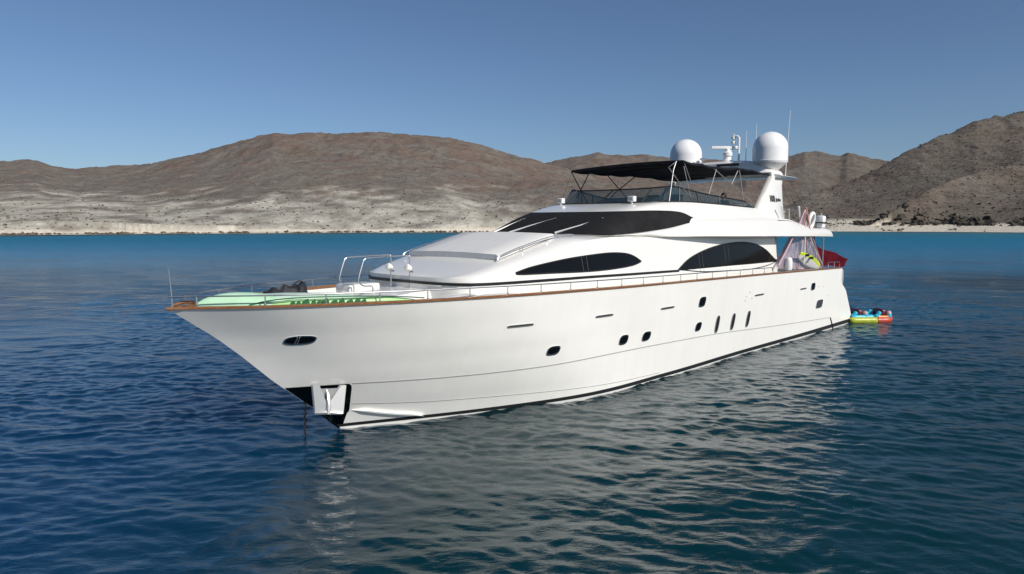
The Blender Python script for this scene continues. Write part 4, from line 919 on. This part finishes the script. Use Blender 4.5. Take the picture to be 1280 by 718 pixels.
# boat-deck gear
lr = solo(MB().tube([(25.95 + .30 * math.cos(a) * .9, 2.86 + .06 * math.sin(a), 4.95 + .33 * math.sin(a)) for a in np.linspace(0, 2 * math.pi, 28, endpoint=False)], .085, 10, closed=True), 'life_ring', M['white'], 'white life ring standing on edge at the aft end of the upper deck', 'life ring', (25.95, 2.86, 4.6), ang=60)
om = thing('outboard_motor', 'white outboard motor with dark stripes clamped at the upper deck\'s aft edge', 'outboard motor', (27.6, 2.7, 4.58)); oo = (27.6, 2.7, 4.58)
mb = MB(); mb.box((27.6, 2.72, 5.02), (.52, .36, .36), bev=.1); mb.build('cowl', M['white'], om, 50, oo)
mb = MB(); mb.box((27.6, 2.72, 4.88), (.545, .385, .05), bev=.02); mb.box((27.72, 2.72, 5.02), (.06, .385, .38), bev=.02); mb.build('stripe', M['black'], om, 40, oo)
mb = MB(); mb.box((27.6, 2.72, 4.76), (.4, .28, .22), bev=.06); mb.box((27.6, 2.72, 4.64), (.2, .14, .16), bev=.03); mb.build('leg', M['white'], om, 40, oo)
mb = MB(); mb.tube([(27.85, 2.74, 4.86), (28.3, 2.8, 4.84), (28.55, 2.82, 4.86)], .018, 6); mb.build('tiller', M['black'], om, 40, oo)
mb = MB(); mb.lathe([(.05, 5.18), (.05, 5.3), (.0, 5.31)], (27.55, 2.72, 0), 10); mb.build('cap', M['seam'], om, 40, oo)
# netting hung up to dry over the port quarter
nt = thing('hung_net', 'mauve net hung up in a tall cone over the port aft corner', 'net', (25.4, 2.5, 2.85)); no = (25.4, 2.5, 2.85)
ap = Vector((25.15, 2.85, 5.42)); base = [(22.45, 2.85, 3.15), (23.0, 2.6, 3.0), (23.9, 2.35, 2.95), (25.0, 2.7, 2.9), (26.2, 2.75, 2.88), (27.6, 2.85, 2.86), (26.9, 2.2, 2.9), (25.0, 1.7, 3.0)]
mb = MB(); rr = []
for k in np.linspace(0, 1, 10):
    sag = -.18 * math.sin(math.pi * k); row = []
    for j, q in enumerate(smooth_path(base, 4, closed=True)):
        c_ = ap.lerp(Vector(q), k); f = .06 * math.sin(j * 1.9) * math.sin(math.pi * k)
        row.append(c_ + Vector((sag * (1 if q[0] > 25.2 else -1) * .6 + f, f * .5, sag * .15)))
    rr.append(row)
mb.loft(rr, closed=True); mb.build('netting', M['net'], nt, 60, no)
for q, mt_, r_ in ((base[0], 'rope_pink', .03), (base[1], 'rope_grey', .03), (base[3], 'rope_pink', .018), (base[4], 'rope_orange', .018), (base[5], 'rope_pink', .03), (base[7], 'rope_grey', .022)):
    q = Vector(q); pts = [ap.lerp(q, k) + Vector(((.11 if q.x > 25.2 else -.11) * -math.sin(math.pi * k), .03, 0)) for k in np.linspace(0, 1, 9)]
    MB().tube(pts, r_, 6).build('rope', M[mt_], nt, 60, no)
MB().tube(smooth_path([ap + Vector((.05, .05, .1)), ap + Vector((.25, .08, -.35)), ap + Vector((.5, .1, -.9)), ap + Vector((.75, .05, -1.35))], 5), .03, 7).build('rope', M['rope_orange'], nt, 60, no)
MB().tube([ap + Vector((.35, .1, -1.05)), Vector((27.35, 2.9, 3.05))], .018, 6).build('rope', M['rope_white'], nt, 60, no)
MB().tube([ap + Vector((-.05, .1, -.5)), ap + Vector((-.2, .15, -1.75)), ap + Vector((-.25, .15, -2.3))], .022, 6).build('rope', M['rope_white'], nt, 60, no)
MB().tube(smooth_path([base[5], base[4], base[3]], 4), .03, 6).build('hem', M['rope_pink'], nt, 60, no)
# lime board and fenders on the quarter
bo = thing('water_board', 'lime yellow and white board leaning on the port aft rail below the net', 'board', (25.6, 2.95, 2.85)); b0_ = (25.6, 2.95, 2.85)
def board(dz, shrink, thick):
    rr = []
    for k in np.linspace(0, 1, 14):
        c_ = Vector((24.6, 2.9, 3.52)).lerp(Vector((26.5, 3.06, 2.92)), k); w_ = .26 * math.sin(math.pi * (.06 + .88 * k)) ** .6 * shrink
        rr.append([c_ + Vector((.0, w_ * .55 * math.cos(a), w_ * .85 * math.cos(a) + dz + thick * math.sin(a))) for a in np.linspace(0, 2 * math.pi, 12, endpoint=False)])
    return rr
MB().loft(board(0, 1, .05), closed=True, cap=True).build('hull', M['white'], bo, 60, b0_)
mb = MB(); mb.loft([[q + Vector((0, .035, .05)) for q in r_] for r_ in board(0, .78, .04)], closed=True, cap=True); mb.build('deck_pad', M['lime'], bo, 60, b0_)
for k in (.22, .42):
    c_ = Vector((24.6, 3.0, 3.62)).lerp(Vector((26.5, 3.2, 2.98)), k); MB().box(c_ + Vector((0, .06, .02)), (.16, .12, .1), bev=.02).build('grip', M['black'], bo, 40, b0_)
solo(MB().lathe([(.0, 0), (.12, .03), (.14, .15), (.14, .4), (.11, .52), (.04, .56), (0, .57)], (24.3, 2.6, 2.86), 16), 'fender', M['white'], 'white fender standing on the aft deck by the window\'s end', 'fender', (24.3, 2.6, 2.86), ang=60)
# dark red cloth flying off the quarter
fg = thing('flag', 'dark red flag blown out sideways behind the stern rail', 'flag', (29.2, 2.0, 2.6)); f0_ = (29.2, 2.0, 2.6)
mb = MB(); mb.tube([(28.9, 2.0, 2.6), (29.05, 2.08, 3.85)], .02, 8); mb.build('staff', M['black_pole'], fg, 40, f0_)
rr = []
for u in np.linspace(0, 1, 22):
    top = Vector((29.03, 2.1, 3.76)).lerp(Vector((30.3, 3.15, 3.15)), u); low = Vector((28.95, 2.05, 2.85)).lerp(Vector((30.15, 3.0, 2.78)), u)
    row = []
    for v in np.linspace(0, 1, 12):
        q = top.lerp(low, v); f = .07 * math.sin(7.5 * u + 2.2 * v) * min(1, u * 3); row.append(q + Vector((.63 * f, -.77 * f, -.03 * math.sin(3 * u * math.pi))))
    rr.append(row)
mb = MB(); mb.loft(rr); mb.build('cloth', M['red_cloth'], fg, 70, f0_)
# inflatable towable tied astern
tx = world_of(31.9, 2.6, 0)
tw_ = bpy.data.objects.new('towable_tube', None); COL.objects.link(tw_); tw_.location = (17.72, 34.5, -.02); tw_.rotation_euler = (0, 0, R(4)); tw_.scale = (.6, .6, .64)
tag(tw_, 'colourful two seat inflatable towable floating astern of the yacht', 'towable')
def pod(x0, x1, mat, name, y=0, z=.22, r=.24, half_w=.62):
    rr = []
    for k in np.linspace(0, 1, 12):
        x = x0 + (x1 - x0) * k; e = (max(0.02, 1 - abs(2 * k - 1) ** 6)) ** .5
        rr.append([(x, y + half_w * e * math.cos(a), z + r * e * math.sin(a) * (1 - .2 * math.cos(a) ** 2)) for a in np.linspace(0, 2 * math.pi, 16, endpoint=False)])
    return MB().loft(rr, closed=True, cap=True).build(name, mat, tw_, 60, flip=False)
def tubey(pts, r, mat, name): return MB().tube(smooth_path(pts, 5), r, 12).build(name, mat, tw_, 60, flip=False)
def lumpy(x0, x1, y, z, r, mat, name): return tubey([(x0, y, z), (x0 + (x1 - x0) * .33, y * 1.03, z), (x0 + (x1 - x0) * .66, y * 1.03, z), (x1, y, z)], [r * (.55 if k in (0, 15) else .9 if k in (1, 14) else 1) for k in range(16)], mat, name)
for s in (-1, 1):
    lumpy(-2.2, .15, .78 * s, .24, .27, M['yellowgreen'], 'side_tube')
    tubey([(.1, .78 * s, .24), (.7, .8 * s, .24), (1.15, .7 * s, .28), (1.55, .3 * s, .40)], [.26] * 10 + [.25, .24, .22, .19, .16, .12], M['red'], 'side_tube')
    tubey([(.2, .72 * s, .48), (.8, .74 * s, .46), (1.25, .62 * s, .48), (1.6, .2 * s, .55)], [.15] * 12 + [.13, .12, .1, .08], M['orange'], 'bow_roll')
    lumpy(-2.0, -.1, .70 * s, .50, .15, M['cyan'], 'top_roll')
pod(-2.2, 1.3, M['blue_dark'], 'floor', 0, .28, .2, .8)
for x in (-1.45, .55):
    MB().box((x + .2, 0, .74), (.46, 1.3, .62), Matrix.Rotation(R(10), 3, 'Y'), bev=.14).build('backrest', M['maroon'], tw_, 60, flip=False)
    MB().box((x - .35, 0, .52), (.8, 1.1, .14), bev=.05).build('cushion', M['cyan'], tw_, 60, flip=False)
    for y in (-.66, .66):
        tubey([(x - .5, y, .50), (x - .36, y, .60), (x - .24, y, .76), (x - .16, y, .9)], [.17] * 12 + [.17, .16, .14, .09], M['cyan'], 'side_bolster')
        tubey([(x + .6, y, .50), (x + .62, y, .64), (x + .58, y, .76)], [.21] * 8 + [.2, .18, .13], M['cyan'], 'side_bolster')
        tubey([(x + .60, y, .72), (x + .57, y, .82), (x + .52, y, .93)], [.205] * 6 + [.2, .18, .15, .11, .05], M['cap_pale'], 'bolster_cap')
